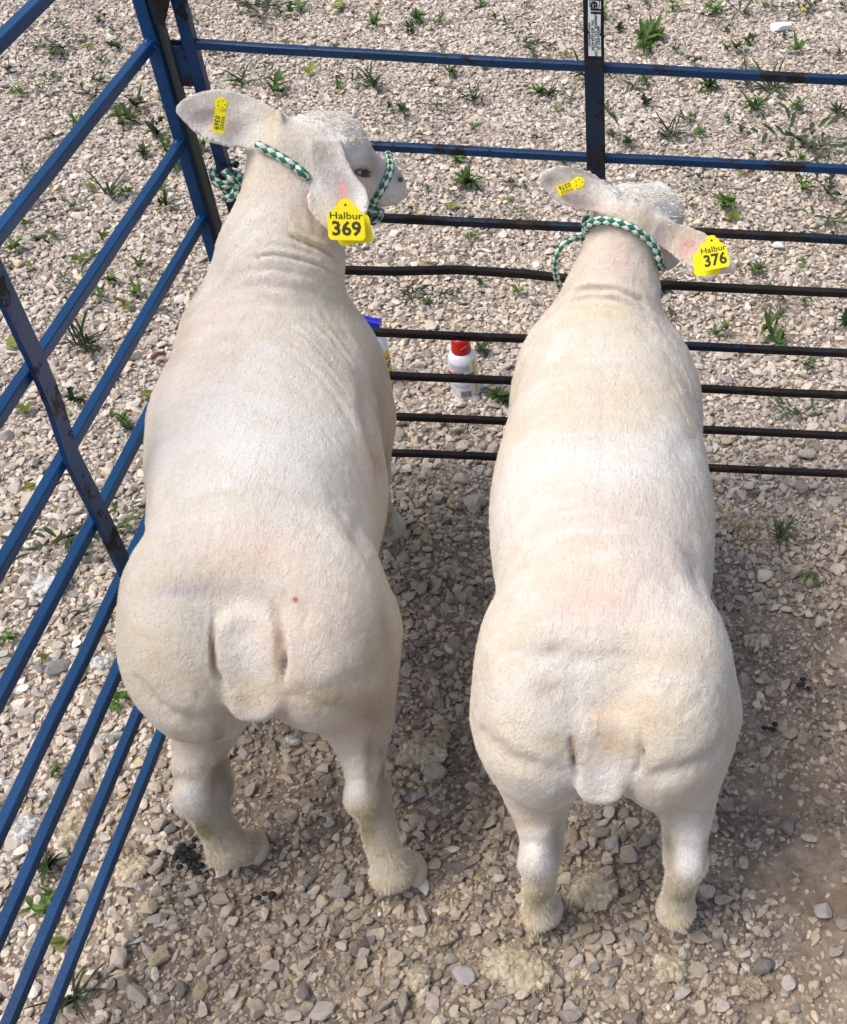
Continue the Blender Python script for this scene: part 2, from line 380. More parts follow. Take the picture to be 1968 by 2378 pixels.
ci.inputs['Collection'].default_value = protos; ci.inputs['Separate Children'].default_value = True; ci.inputs['Reset Children'].default_value = True
ip = ng.nodes.new('GeometryNodeInstanceOnPoints'); ip.inputs['Pick Instance'].default_value = True
def nattr(nm, dt):
    x = ng.nodes.new('GeometryNodeInputNamedAttribute'); x.data_type = dt; x.inputs['Name'].default_value = nm; return x
na, nb_, nc = nattr('rot', 'FLOAT_VECTOR'), nattr('scl', 'FLOAT_VECTOR'), nattr('idx', 'INT')
e2r = ng.nodes.new('FunctionNodeEulerToRotation'); L_ = ng.links
L_.new(gi.outputs[0], ip.inputs['Points']); L_.new(ci.outputs[0], ip.inputs['Instance']); L_.new(na.outputs['Attribute'], e2r.inputs[0]); L_.new(e2r.outputs[0], ip.inputs['Rotation'])
L_.new(nb_.outputs['Attribute'], ip.inputs['Scale']); L_.new(nc.outputs['Attribute'], ip.inputs['Instance Index']); L_.new(ip.outputs[0], go.inputs[0])
gm = gravel.modifiers.new('scatter', 'NODES'); gm.node_group = ng
print('gravel stones', nS, round(time.time()-T0, 1))

# ================================================================ the two pen panels
BZ = [1.096, .931, .778, .648, .539, .407, .307, .203, .102]
LZ = [1.102, .939, .779, .644, .525, .402, .307, .204, .110]
YB, XL = 1.704, -.785
prng = np.random.default_rng(5)
back = empty('pen_panel', (-.72, YB, 0)); tag(back, 'rusty blue metal pen panel across the front behind the sheep heads', 'pen panel', 'metal panels of the sheep pen')
BM = [M_BLUEW, M_BLUEW, M_BLUEW, M_MID, M_DARK, M_MID, M_DARK, M_DARK, M_DARK]
for i, z in enumerate(BZ):
    segs = 16; V, F = bar((-.730, YB, z), (1.16, YB, z), .0130, .0130, seg=segs, wob=.0008, rng=prng)
    V = np.array(V)
    if i == 4: V[:, 2] += .013*np.exp(-((V[:, 0]+.33)/.13)**2)     # one bar is bent
    if i == 8: V[:, 2] -= .004*np.sin(V[:, 0]*4)
    if i == 1: V[:, 2] -= .004*np.sin((V[:, 0]+.7)*2.2)
    mesh_obj('rail', V, F, BM[i], back)
def post(x, y, z0, z1, w, d, m, parent, name='post', up=(1, 0, 0)):
    V, F = bar((x, y, z0), (x, y, z1), d, w, up=up, seg=6, wob=.0004, rng=prng); return mesh_obj(name, V, F, m, parent)
post(-.7365, YB, .0, 1.105, .019, .019, M_BLUEW, back)
o = post(1.168, YB, .0, 1.105, .019, .019, M_BLUEW, back)
# flat upright facing the pen, lower end reaching the bottom rail
mid = post(-.1285, YB-.0115, .09, 1.10, .0300, .008, M_MID, back, 'upright')
# socket: a flat strap bent into a rectangular loop, left of the post
def strap_loop(cx, cy, z0, z1, w, d, t, parent, m, name='socket'):
    pts = []
    for k in range(32):
        a = 2*math.pi*k/32; c, s = math.cos(a), math.sin(a); e = 5.
        pts.append((cx+math.copysign(abs(c)**(2/e), c)*w/2, cy+math.copysign(abs(s)**(2/e), s)*d/2))
    V = []; F = []
    for (z, k) in ((z0, 0), (z1, 0), (z1, 1), (z0, 1)):
        for x, y in pts:
            sx = (x-cx)*(1-2*t/w*k)+cx; sy = (y-cy)*(1-2*t/d*k)+cy; V.append((sx, sy, z))
    n = len(pts)
    for r in range(4):
        for k in range(n): F.append((r*n+k, r*n+(k+1) % n, ((r+1) % 4)*n+(k+1) % n, ((r+1) % 4)*n+k))
    return mesh_obj(name, V, F, m, parent)
strap_loop(-.765, YB+.002, .868, .930, .042, .024, .003, back, M_BLUEW)
strap_loop(-.765, YB+.002, .20, .262, .042, .024, .003, back, M_BLUEW)
def weld(p, r, parent, m=M_WELD):
    bm = bmesh.new(); bmesh.ops.create_icosphere(bm, subdivisions=2, radius=r)
    for v in bm.verts: v.co = v.co*(1+.25*math.sin(v.co.x*900+v.co.z*700))
    V = [np.array(v.co)+p for v in bm.verts]; F = [tuple(x.index for x in f.verts) for f in bm.faces]; bm.free()
    return V, F
for z in BZ:
    V, F = weld(np.array([-.7275, YB, z]), .0085, back); mesh_obj('weld', V, F, M_BLUEW, back, smooth=True)
# maker's sticker on the upright
yS = YB-.0115-.004-.0006
def px2(x, y): return at_y(x, y, yS)
V = [px2(*q) for q in ((1206.3, 0-60), (1232.5, 0-60), (1233, 14), (1232, 68), (1229, 70), (1232.8, 74), (1233, 96), (1231.5, 98), (1233.2, 100), (1233.6, 115), (1207.6, 114), (1207.0, 70), (1209.5, 66), (1206.6, 61))]
V2 = [v+np.array([0, .0004, 0]) for v in V]; n = len(V)
F = [tuple(range(n))]+[tuple(range(2*n-1, n-1, -1))]+[(k, k+n, (k+1) % n+n, (k+1) % n) for k in range(n)]
stk = mesh_obj('sticker', V+V2, F, M_STK, back)
def text(body, loc, u, v, size, m, parent, name='lettering', off=0, ext=.0001, xs=1.0, align='CENTER'):
    c = bpy.data.curves.new(name, 'FONT'); c.body = body; c.size = size; c.offset = off*size; c.extrude = ext; c.align_x = align; c.align_y = 'CENTER'; c.resolution_u = 2
    c.materials.append(m); o = bpy.data.objects.new(name, c); COL.objects.link(o)
    u = Vector(u).normalized(); v = Vector(v); v = (v-u*v.dot(u)).normalized(); w = u.cross(v)
    off_ = Vector((0, 0, 0)); p = parent
    while p is not None: off_ += p.location if p.parent is None or True else off_; p = p.parent
    loc = Vector(loc)-off_
    o.matrix_world = Matrix(((u.x*xs, v.x, w.x, loc.x), (u.y*xs, v.y, w.y, loc.y), (u.z*xs, v.z, w.z, loc.z), (0, 0, 0, 1)))
    mw = o.matrix_world.copy(); o.parent = parent; o.matrix_parent_inverse = Matrix.Identity(4); o.matrix_basis = mw
    return o
for s, (x, y), sz in (('46834 HWY 50', (1228.0, 77), .0056), ('BURBANK, S.D. 57010  USA', (1222.5, 70), .0056), ('PH. 605-624-4538', (1215.8, 72), .0060), ('www.sydell.com', (1209.9, 70), .0054)):
    text(s, px2(x, y)+np.array([0, -.0003, 0]), (0, 0, -1), (1, 0, 0), sz*1.0, M_BLK, stk, off=.012)
text('Sydell', px2(1221, -6)+np.array([0, -.0003, 0]), (0, 0, -1), (1, 0, 0), .021, M_BLK, stk, off=.03)
fr = [px2(1210, -58), px2(1210, 12), px2(1214, 17), px2(1226, 17), px2(1230, 12), px2(1230, -58)]
fv = [bar(fr[i]+np.array([0, -.0002, 0]), fr[i+1]+np.array([0, -.0002, 0]), .0010, .0004, up=(0, 1, 0), bev=.0001) for i in range(len(fr)-1)]
V, F = join(fv); mesh_obj('printed_border', V, F, M_BLK, stk)

left = empty('pen_panel', (XL, 1.687, 0)); tag(left, 'bright blue metal pen panel running down the left side of the pen', 'pen panel', 'metal panels of the sheep pen')
for i, z in enumerate(LZ):
    V, F = bar((XL, 1.680, z), (XL, -.25, z), .0148, .0148, seg=16, wob=.0007, rng=prng)
    mesh_obj('rail', V, F, M_BLUE, left)
post(XL, 1.687, .0, 1.11, .0185, .0185, M_BLUE, left)
post(XL, -.26, .0, 1.11, .0185, .0185, M_BLUE, left)
for z in LZ:
    V, F = weld(np.array([XL, 1.674, z]), .0095, left); mesh_obj('weld', V, F, M_BLUE, left, smooth=True)
# pin plate and rod that drop into the socket
def plate(poly, x0, x1, m, name, parent):
    V = [np.array([x0, a, b]) for a, b in poly]+[np.array([x1, a, b]) for a, b in poly]; n = len(poly)
    F = [tuple(range(n-1, -1, -1)), tuple(range(n, 2*n))]+[(k, (k+1) % n, (k+1) % n+n, k+n) for k in range(n)]
    return mesh_obj(name, V, F, m, parent)
yy = 1.687
Vp = [np.array(q) for q in ((XL+.012, yy-.006, 1.11), (XL+.012, yy-.006, .968), (XL+.026, yy-.006, .966), (XL+.046, yy-.006, 1.008), (XL+.046, yy-.006, 1.11))]
V = Vp+[v+np.array([0, .005, 0]) for v in Vp]; n = 5
F = [tuple(range(n))]+[tuple(range(2*n-1, n-1, -1))]+[(k, k+n, (k+1) % n+n, (k+1) % n) for k in range(n)]
mesh_obj('pin_plate', V, F, M_PLATE, left)
V, F = bar((XL+.0165, yy+.006, 1.06), (XL+.0165, yy+.006, .03), .0125, .010, up=(0, 1, 0), seg=8, wob=.0003, rng=prng); mesh_obj('hinge_rod', V, F, M_ROD, left)
# the middle upright is a flat bar, knocked out of line where it meets two rails
xb = XL+.0125
kn = [at_x(x*.8831, y*.8831, xb) for x, y in ((-60, 530), (0, 657), (88, 845), (125, 935), (165, 1060), (235, 1200), (293, 1325))]
print('brace', [k.round(3).tolist() for k in kn])
kn = [k for k in kn]; kn[-1:] = [kn[-1], kn[-1]+(kn[-1]-kn[-2])/np.linalg.norm(kn[-1]-kn[-2])*max(0, (kn[-1][2]-.09))]
V = []; F = []
for i, c in enumerate(kn):
    d = kn[min(i+1, len(kn)-1)]-kn[max(i-1, 0)]; d /= np.linalg.norm(d); s = np.cross(d, (1, 0, 0)); s /= np.linalg.norm(s)
    for a, b in ((-1, -1), (1, -1), (1, 1), (-1, 1)): V.append(c+s*a*.0150+np.array([1, 0, 0])*b*.0035)
for i in range(len(kn)-1):
    for k in range(4): F.append((i*4+k, (i+1)*4+k, (i+1)*4+(k+1) % 4, i*4+(k+1) % 4))
F += [(0, 1, 2, 3), tuple(reversed(range(len(V)-4, len(V))))]
mesh_obj('upright', V, F, paint_mat('blue_paint_scuffed', .20, blue=(.005, .038, .120)), left)
# ================================================================ sheep
# A body is one smooth implicit surface (ellipsoids, tapered limbs, a lofted trunk), meshed as one continuous skin.
class Body:
    def __init__(s): s.pr = []
    def ell(s, c, r, k=.03, rot=None, sub=False):
        c = np.array(c, float); r = np.array(r, float); R = np.eye(3) if rot is None else rot
        def f(P):
            q = (P-c)@R; k0 = np.linalg.norm(q/r, axis=1)+1e-9; k1 = np.linalg.norm(q/r**2, axis=1)+1e-9; return k0*(k0-1)/k1
        s.pr.append((f, c, r.max(), k, sub)); return s
    def flap(s, c, h, cr, rr, k, rot):
        """soft rounded tongue of wool: rounded rectangle in x-z, thin in y"""
        c = np.array(c, float); hx, hy, hz = h
        def f(P):
            q = (P-c)@rot; tx = 1-.05*np.clip(-q[:, 2]/hz, -1, 1); a = np.abs(q[:, 0])/tx-hx+cr; b = np.abs(q[:, 2])-hz+cr
            d2 = np.hypot(np.maximum(a, 0), np.maximum(b, 0))+np.minimum(np.maximum(a, b), 0)-cr
            w0 = d2+rr; w1 = np.abs(q[:, 1]+10*q[:, 0]**2)-hy+rr
            return np.hypot(np.maximum(w0, 0), np.maximum(w1, 0))+np.minimum(np.maximum(w0, w1), 0)-rr
        s.pr.append((f, c, max(h)+.02, k, False)); return s
    def plate(s, base, tip, W, prof, cup, th, bend, k, twist=0.0):
        """an ear: a thin cupped leaf, thicker at its root"""
        base = np.array(base, float); tip = np.array(tip, float); L = tip-base; ln = np.linalg.norm(L); L = L/ln
        mid = (base+tip)/2; vw = mid-np.array([0, 0, CAM_H]); vw /= np.linalg.norm(vw)
        S = np.cross(L, vw); S /= np.linalg.norm(S); Nv = np.cross(L, S); Nv = Nv if Nv@vw < 0 else -Nv
        S, Nv = S*math.cos(twist)+Nv*math.sin(twist), Nv*math.cos(twist)-S*math.sin(twist)
        def f(P):
            q = P-base; u = q@L/ln; v = q@S; w = W*np.interp(np.clip(u, 0, 1), *prof)/2+1e-4; vn = np.clip(v/w, -1.3, 1.3)
            h = q@Nv-cup*w*(vn*vn-.4)-bend*u*u; t = th*(1-.45*np.clip(np.abs(vn), 0, 1)**3)+.011*np.clip(1-u*2.6, 0, 1)**2
            a, b, c = np.abs(h)-t, np.abs(v)-w, np.maximum(-u, u-1)*ln
            return np.sqrt(np.maximum(a, 0)**2+np.maximum(b, 0)**2+np.maximum(c, 0)**2)+np.minimum(np.maximum(np.maximum(a, b), c), 0)
        s.pr.append((f, mid, ln/2+W/2+.01, k, False)); return s
    def box(s, c, h, rad, k, rot):
        c = np.array(c, float); h = np.array(h, float)-rad
        def f(P):
            q = np.abs((P-c)@rot)-h; return np.linalg.norm(np.maximum(q, 0), axis=1)+np.minimum(q.max(1), 0)-rad
        s.pr.append((f, c, np.linalg.norm(h)+rad, k, False)); return s
    def cap(s, a, b, ra, rb, k=.025, sub=False):
        a = np.array(a, float); b = np.array(b, float); ab = b-a; L = ab@ab
        def f(P):
            t = np.clip((P-a)@ab/L, 0, 1); return np.linalg.norm(P-a-t[:, None]*ab, axis=1)-(ra+(rb-ra)*t)
        s.pr.append((f, (a+b)/2, math.sqrt(L)/2+max(ra, rb), k, sub)); return s
    def loft(s, st, n=2.3, k=.04):
        """trunk: stations (y, xc, zc, halfwidth, half height up, half height down)"""
        st = np.array(st, float); ys = st[:, 0]
        # smooth the station table
        yy = np.linspace(ys[0], ys[-1], 200); T = [np.interp(yy, ys, st[:, j]) for j in range(1, 6)]
        ker = np.hanning(17); ker /= ker.sum()
        T = [np.convolve(np.pad(t, 8, mode='edge'), ker, 'valid') for t in T]
        c = np.array([st[:, 1].mean(), ys.mean(), st[:, 2].mean()])
        def f(P):
            y = np.clip(P[:, 1], ys[0], ys[-1]); xc, zc, hw, hu, hd = [np.interp(y, yy, t) for t in T]
            dz = P[:, 2]-zc; hb = np.where(dz > 0, hu, hd)
            q = ((np.abs(P[:, 0]-xc)/hw)**n+(np.abs(dz)/hb)**n)**(1/n)
            d = (q-1)*np.minimum(hw, hb)
            e = np.maximum(ys[0]-P[:, 1], P[:, 1]-ys[-1])
            return np.where(e > 0, np.sqrt(np.maximum(d, 0)**2+e**2), d)
        s.pr.append((f, c, .75, k, False)); return s
    def val(s, P):
        r = np.full(len(P), .3)
        for f, c, R, k, sub in s.pr:
            m = ((P-c)**2).sum(1) < (R+k+.09)**2
            if not m.any(): continue
            d = f(P[m]); a = r[m]
            if sub:
                d = -d; h = np.clip(.5-.5*(a-d)/k, 0, 1); r[m] = a*(1-h)+d*h+k*h*(1-h)
            else:
                h = np.clip(.5+.5*(a-d)/k, 0, 1); r[m] = a*(1-h)+d*h-k*h*(1-h)
        return r
    def mesh(s, lo, hi, vs=.004, B=14):
        lo = np.array(lo, float); n = (np.ceil((np.array(hi)-lo)/vs/B).astype(int))*B
        G = np.full(tuple(n+1), .05, np.float32)
        nb = n//B
        bi = np.stack(np.meshgrid(*[np.arange(k) for k in nb], indexing='ij'), -1).reshape(-1, 3)
        cen = lo+(bi*B+B/2)*vs; d = s.val(cen); rad = B*vs*.87*1.5
        for q in np.where(d < -rad)[0]:
            a = bi[q]*B; G[a[0]:a[0]+B+1, a[1]:a[1]+B+1, a[2]:a[2]+B+1] = -.05
        act = bi[np.abs(d) <= rad]
        loc = np.stack(np.meshgrid(*[np.arange(B+1)]*3, indexing='ij'), -1).reshape(-1, 3)
        for i in range(0, len(act), 60):
            A = act[i:i+60]; P = lo+((A*B)[:, None, :]+loc[None])*vs
            v = s.val(P.reshape(-1, 3)).reshape(len(A), B+1, B+1, B+1)
            for q, a in enumerate(A):
                a = a*B; G[a[0]:a[0]+B+1, a[1]:a[1]+B+1, a[2]:a[2]+B+1] = v[q]
        V, F = surface_nets(G); V = lo+V*vs
        for it in range(2):
            e = 1e-3; f0 = s.val(V)
            g = np.stack([(s.val(V+e*np.eye(3)[k])-f0)/e for k in range(3)], 1); L = (g*g).sum(1)+.05
            V = V-np.clip(f0/L, -vs, vs)[:, None]*g
        return V, F
def surface_nets(G):
    ins = G < 0; c = np.stack([ins[i:ins.shape[0]-1+i, j:ins.shape[1]-1+j, k:ins.shape[2]-1+k] for i in (0, 1) for j in (0, 1) for k in (0, 1)]).sum(0)
    cell = (c > 0) & (c < 8); idx = np.full(cell.shape, -1, np.int64); ci = np.argwhere(cell); idx[cell] = np.arange(len(ci))
    acc = np.zeros((len(ci), 3)); cnt = np.zeros(len(ci))
    cor = [(0, 0, 0), (0, 0, 1), (0, 1, 0), (0, 1, 1), (1, 0, 0), (1, 0, 1), (1, 1, 0), (1, 1, 1)]
    val = {o: G[ci[:, 0]+o[0], ci[:, 1]+o[1], ci[:, 2]+o[2]] for o in cor}
    for a in cor:
        for ax in range(3):
            if a[ax] == 0:
                b = list(a); b[ax] = 1; b = tuple(b); va, vb = val[a], val[b]; m = (va < 0) != (vb < 0)
                t = np.where(m, va/np.where(va == vb, 1, va-vb), 0)
                p = np.array(a, float)[None].repeat(len(ci), 0); p[:, ax] = t
                acc[m] += p[m]; cnt[m] += 1
    V = ci+acc/np.maximum(cnt, 1)[:, None]; F = []
    for ax in range(3):
        u, v = [(1, 2), (2, 0), (0, 1)][ax]
        A = np.argwhere(ins[tuple(slice(0, -1) if k == ax else slice(1, -1) for k in range(3))] != ins[tuple(slice(1, None) if k == ax else slice(1, -1) for k in range(3))])
        if not len(A): continue
        for k in range(3):
            if k != ax: A[:, k] += 1
        A = A[(A[:, u] >= 1) & (A[:, v] >= 1)]
        eu = np.zeros(3, int); eu[u] = 1; ev = np.zeros(3, int); ev[v] = 1
        q = [A-eu-ev, A-ev, A, A-eu]
        ok = np.ones(len(A), bool)
        for t in q: ok &= (t < np.array(idx.shape)).all(1) & (t >= 0).all(1)
        A = A[ok]; q = [t[ok] for t in q]
        Q = np.stack([idx[t[:, 0], t[:, 1], t[:, 2]] for t in q], 1)
        s = ins[A[:, 0], A[:, 1], A[:, 2]]
        Q[~s] = Q[~s][:, ::-1]; F.append(Q[(Q >= 0).all(1)])
    return V, np.concatenate(F)
def vnormals(V, F):
    n = np.cross(V[F[:, 2]]-V[F[:, 0]], V[F[:, 3]]-V[F[:, 1]]); N = np.zeros_like(V)
    for k in range(4): np.add.at(N, F[:, k], n)
    return N/(np.linalg.norm(N, axis=1)[:, None]+1e-12)
def seg_dist(Q, line):
    """distance of view-plane points Q to a polyline, and the side and the fraction along it"""
    best = np.full(len(Q), 1e9); fr = np.zeros(len(Q)); L = [np.array(p, float) for p in line]; n = len(L)-1
    for i in range(n):
        a, b = L[i], L[i+1]; ab = b-a; t = np.clip((Q-a)@ab/(ab@ab), 0, 1); d = np.linalg.norm(Q-a-t[:, None]*ab, axis=1)
        m = d < best; best[m] = d[m]; fr[m] = (i+t[m])/n
    return best, fr
def rotz(a):
    c, s = math.cos(a), math.sin(a); return np.array([[c, -s, 0], [s, c, 0], [0, 0, 1.]])
def axes_from(d, up=(0, 0, 1)):
    d, s, n = frame(d, up); return np.stack([d, s, n], 1)      # columns: long axis, side, normal

LH_ = ([0, .12, .30, .50, .68, .84, .95, 1], [.50, .68, .92, 1.0, .90, .64, .34, .12])
KITE = ([0, .20, .38, .55, .68, .80, .90, 1], [.46, .54, .70, .98, 1.0, .80, .56, .30])
def build_right():
    b = Body()
    b.loft([(.785, -.062, .490, .050, .045, .08), (.81, -.062, .490, .105, .098, .12), (.85, -.064, .495, .138, .142, .13), (.93, -.070, .50, .142, .168, .14), (1.0, -.075, .50, .143, .176, .165), (1.08, -.080, .495, .157, .182, .185),
            (1.16, -.085, .49, .164, .188, .195), (1.24, -.088, .49, .160, .190, .200), (1.32, -.090, .495, .147, .188, .195), (1.40, -.094, .50, .142, .184, .180),
            (1.47, -.097, .505, .128, .166, .165), (1.53, -.100, .52, .095, .130, .150), (1.58, -.10, .53, .060, .09, .12)], n=2.25)
    for sx in (-1, 1):
        cx = -.062+sx*.084
        b.ell((cx, .855, .463), (.086, .125, .146), .035, rotz(sx*-.12))
        b.cap((cx+sx*.006, .875, .415), (-.054+sx*.100, .835, .300), .070, .034, .055)
        b.ell((-.064+sx*.082, .885, .550), (.066, .075, .075), .04)
    b.ell((-.062, .835, .425), (.080, .055, .045), .03)
    for sx in (-1, 1):
        b.ell((-.094+sx*.088, 1.42, .46), (.058, .10, .15), .05)
    for cx, hx, fy, kx in ((-.148, -.153, .766, -.158), (.038, .054, .776, .046)):
        inw = 1 if cx < -.06 else -1
        b.cap((cx, .865, .36), (hx, .798, .265), .049, .026, .05); b.cap((hx, .790, .27), (hx, .775, .215), .024, .028, .012)
        b.cap((hx+inw*.012, .822, .31), (hx+inw*.007, .800, .190), .029, .025, .010)
        b.ell((hx, .757, .232), (.023, .022, .036), .009)
        b.cap((hx, .780, .205), (kx, fy, .090), .0265, .0225, .018)
        b.ell((kx, fy, .066), (.028, .031, .026), .012)
        b.cap((kx, fy+.006, .050), (kx, fy+.026, .024), .0235, .0270, .010)
    for cx in (-.175, -.02):
        b.cap((cx, 1.44, .38), (cx, 1.46, .24), .052, .034, .03)
        b.cap((cx, 1.46, .23), (cx, 1.465, .07), .029, .024, .02)
        b.cap((cx, 1.465, .06), (cx, 1.485, .018), .028, .030, .015)
    # tail dock
    b.flap((-.060, .768, .484), (.0315, .018, .067), .0310, .0165, .015, axes_from((0, 1, -.44))[:, [1, 0, 2]])
    # neck
    b.cap((-.098, 1.43, .575), (-.088, 1.485, .670), .098, .066, .05)
    b.cap((-.090, 1.475, .660), (-.075, 1.530, .750), .063, .056, .03)
    # head: poll, wool cap, face going away and down
    b.ell((-.066, 1.548, .765), (.054, .052, .046), .03)
    b.ell((-.034, 1.585, .752), (.050, .050, .044), .025)
    b.cap((-.038, 1.600, .730), (-.015, 1.662, .640), .046, .030, .025)
    b.ell((-.013, 1.668, .630), (.030, .028, .030), .015)
    b.plate(at_y(1256, 408, 1.528), at_y(1106, 362, 1.500), .062, LH_, .22, .0040, .004, .022, .10)
    b.plate(at_y(1350, 470, 1.520), at_y(1507, 554, 1.488), .058, LH_, .22, .0040, .003, .022, -.10)
    return b
def build_left():
    b = Body()
    b.loft([(.875, -.510, .490, .050, .045, .08), (.90, -.513, .490, .110, .100, .12), (.94, -.520, .495, .146, .142, .13), (1.02, -.536, .50, .150, .168, .14), (1.10, -.558, .500, .154, .178, .180), (1.18, -.578, .495, .168, .186, .192),
            (1.26, -.594, .49, .176, .190, .198), (1.34, -.608, .49, .160, .190, .195), (1.42, -.616, .50, .146, .186, .180), (1.49, -.626, .505, .138, .172, .165),
            (1.56, -.636, .52, .105, .140, .150), (1.61, -.642, .53, .07, .10, .12)], n=2.25)
    R = rotz(.17)
    for sx in (-1, 1):
        c = np.array([-.525+sx*.080, .935+sx*.012, .455])
        b.ell(c+np.array([0, 0, .018]), (.088, .125, .136), .035, rotz(.17-sx*.12))
        b.cap(c+np.array([sx*.008, .022, -.030]), c+np.array([sx*.030+.004, -.004, -.150]), .070, .036, .055)
        b.ell((-.523+sx*.083, .965+sx*.012, .550), (.066, .075, .075), .04, R)
    b.ell((-.512, .930, .462), (.080, .055, .045), .03)
    for sx, w in ((-1, .054), (1, .060)):
        b.ell((-.616+sx*.098, 1.45, .46), (w, .10, .15), .05)
    for cx, cy, hx, hy, fx, fy in ((-.612, .955, -.645, .860, -.640, .850), (-.428, .955, -.408, .868, -.388, .822)):
        inw = 1 if cx < -.52 else -1
        b.cap((cx, cy-.02, .36), (hx, hy+.016, .270), .050, .027, .05); b.cap((hx, hy+.006, .275), (hx, hy-.004, .22), .025, .029, .012)
        b.cap((hx+inw*.010, hy+.040, .315), (hx+inw*.007, hy+.022, .195), .030, .026, .010)
        b.ell((hx, hy-.024, .236), (.024, .023, .038), .009)
        b.cap((hx, hy-.002, .21), (fx, fy, .090), .0275, .0235, .018)
        b.ell((fx, fy, .068), (.029, .033, .027), .012)
        b.cap((fx, fy+.006, .052), (fx+.010, fy+.026, .024), .0245, .0285, .010)
    for cx, fx, fy in ((-.70, -.70, 1.52), (-.520, -.553, 1.562)):
        b.cap((cx, 1.46, .40), (cx-.010, 1.49, .25), .056, .037, .03)
        b.cap((cx-.010, 1.49, .24), (fx, fy, .075), .030, .025, .02)
        b.cap((fx, fy, .065), (fx+.008, fy+.016, .020), .030, .031, .015)
    b.flap((-.503, .864, .520), (.0330, .018, .078), .0325, .0170, .015, rotz(.10)@axes_from((0, 1, -.68))[:, [1, 0, 2]])
    # neck held high, head turned to the right
    b.cap((-.628, 1.45, .590), (-.593, 1.50, .700), .106, .086, .05)
    b.cap((-.596, 1.49, .700), (-.566, 1.560, .808), .084, .066, .03)
    b.ell((-.560, 1.570, .825), (.066, .055, .052), .03)
    b.ell((-.525, 1.605, .835), (.054, .050, .045), .025)
    b.cap((-.516, 1.600, .808), (-.476, 1.655, .742), .054, .034, .03)
    b.ell((-.466, 1.660, .732), (.034, .030, .031), .02)
    b.plate(at_y(574, 262, 1.560), at_y(364, 224, 1.530), .078, LH_, .20, .0042, .004, .024, .10)
    b.plate(at_y(674, 296, 1.550), at_y(708, 482, 1.448), .086, KITE, .22, .0042, -.006, .020)
    return b
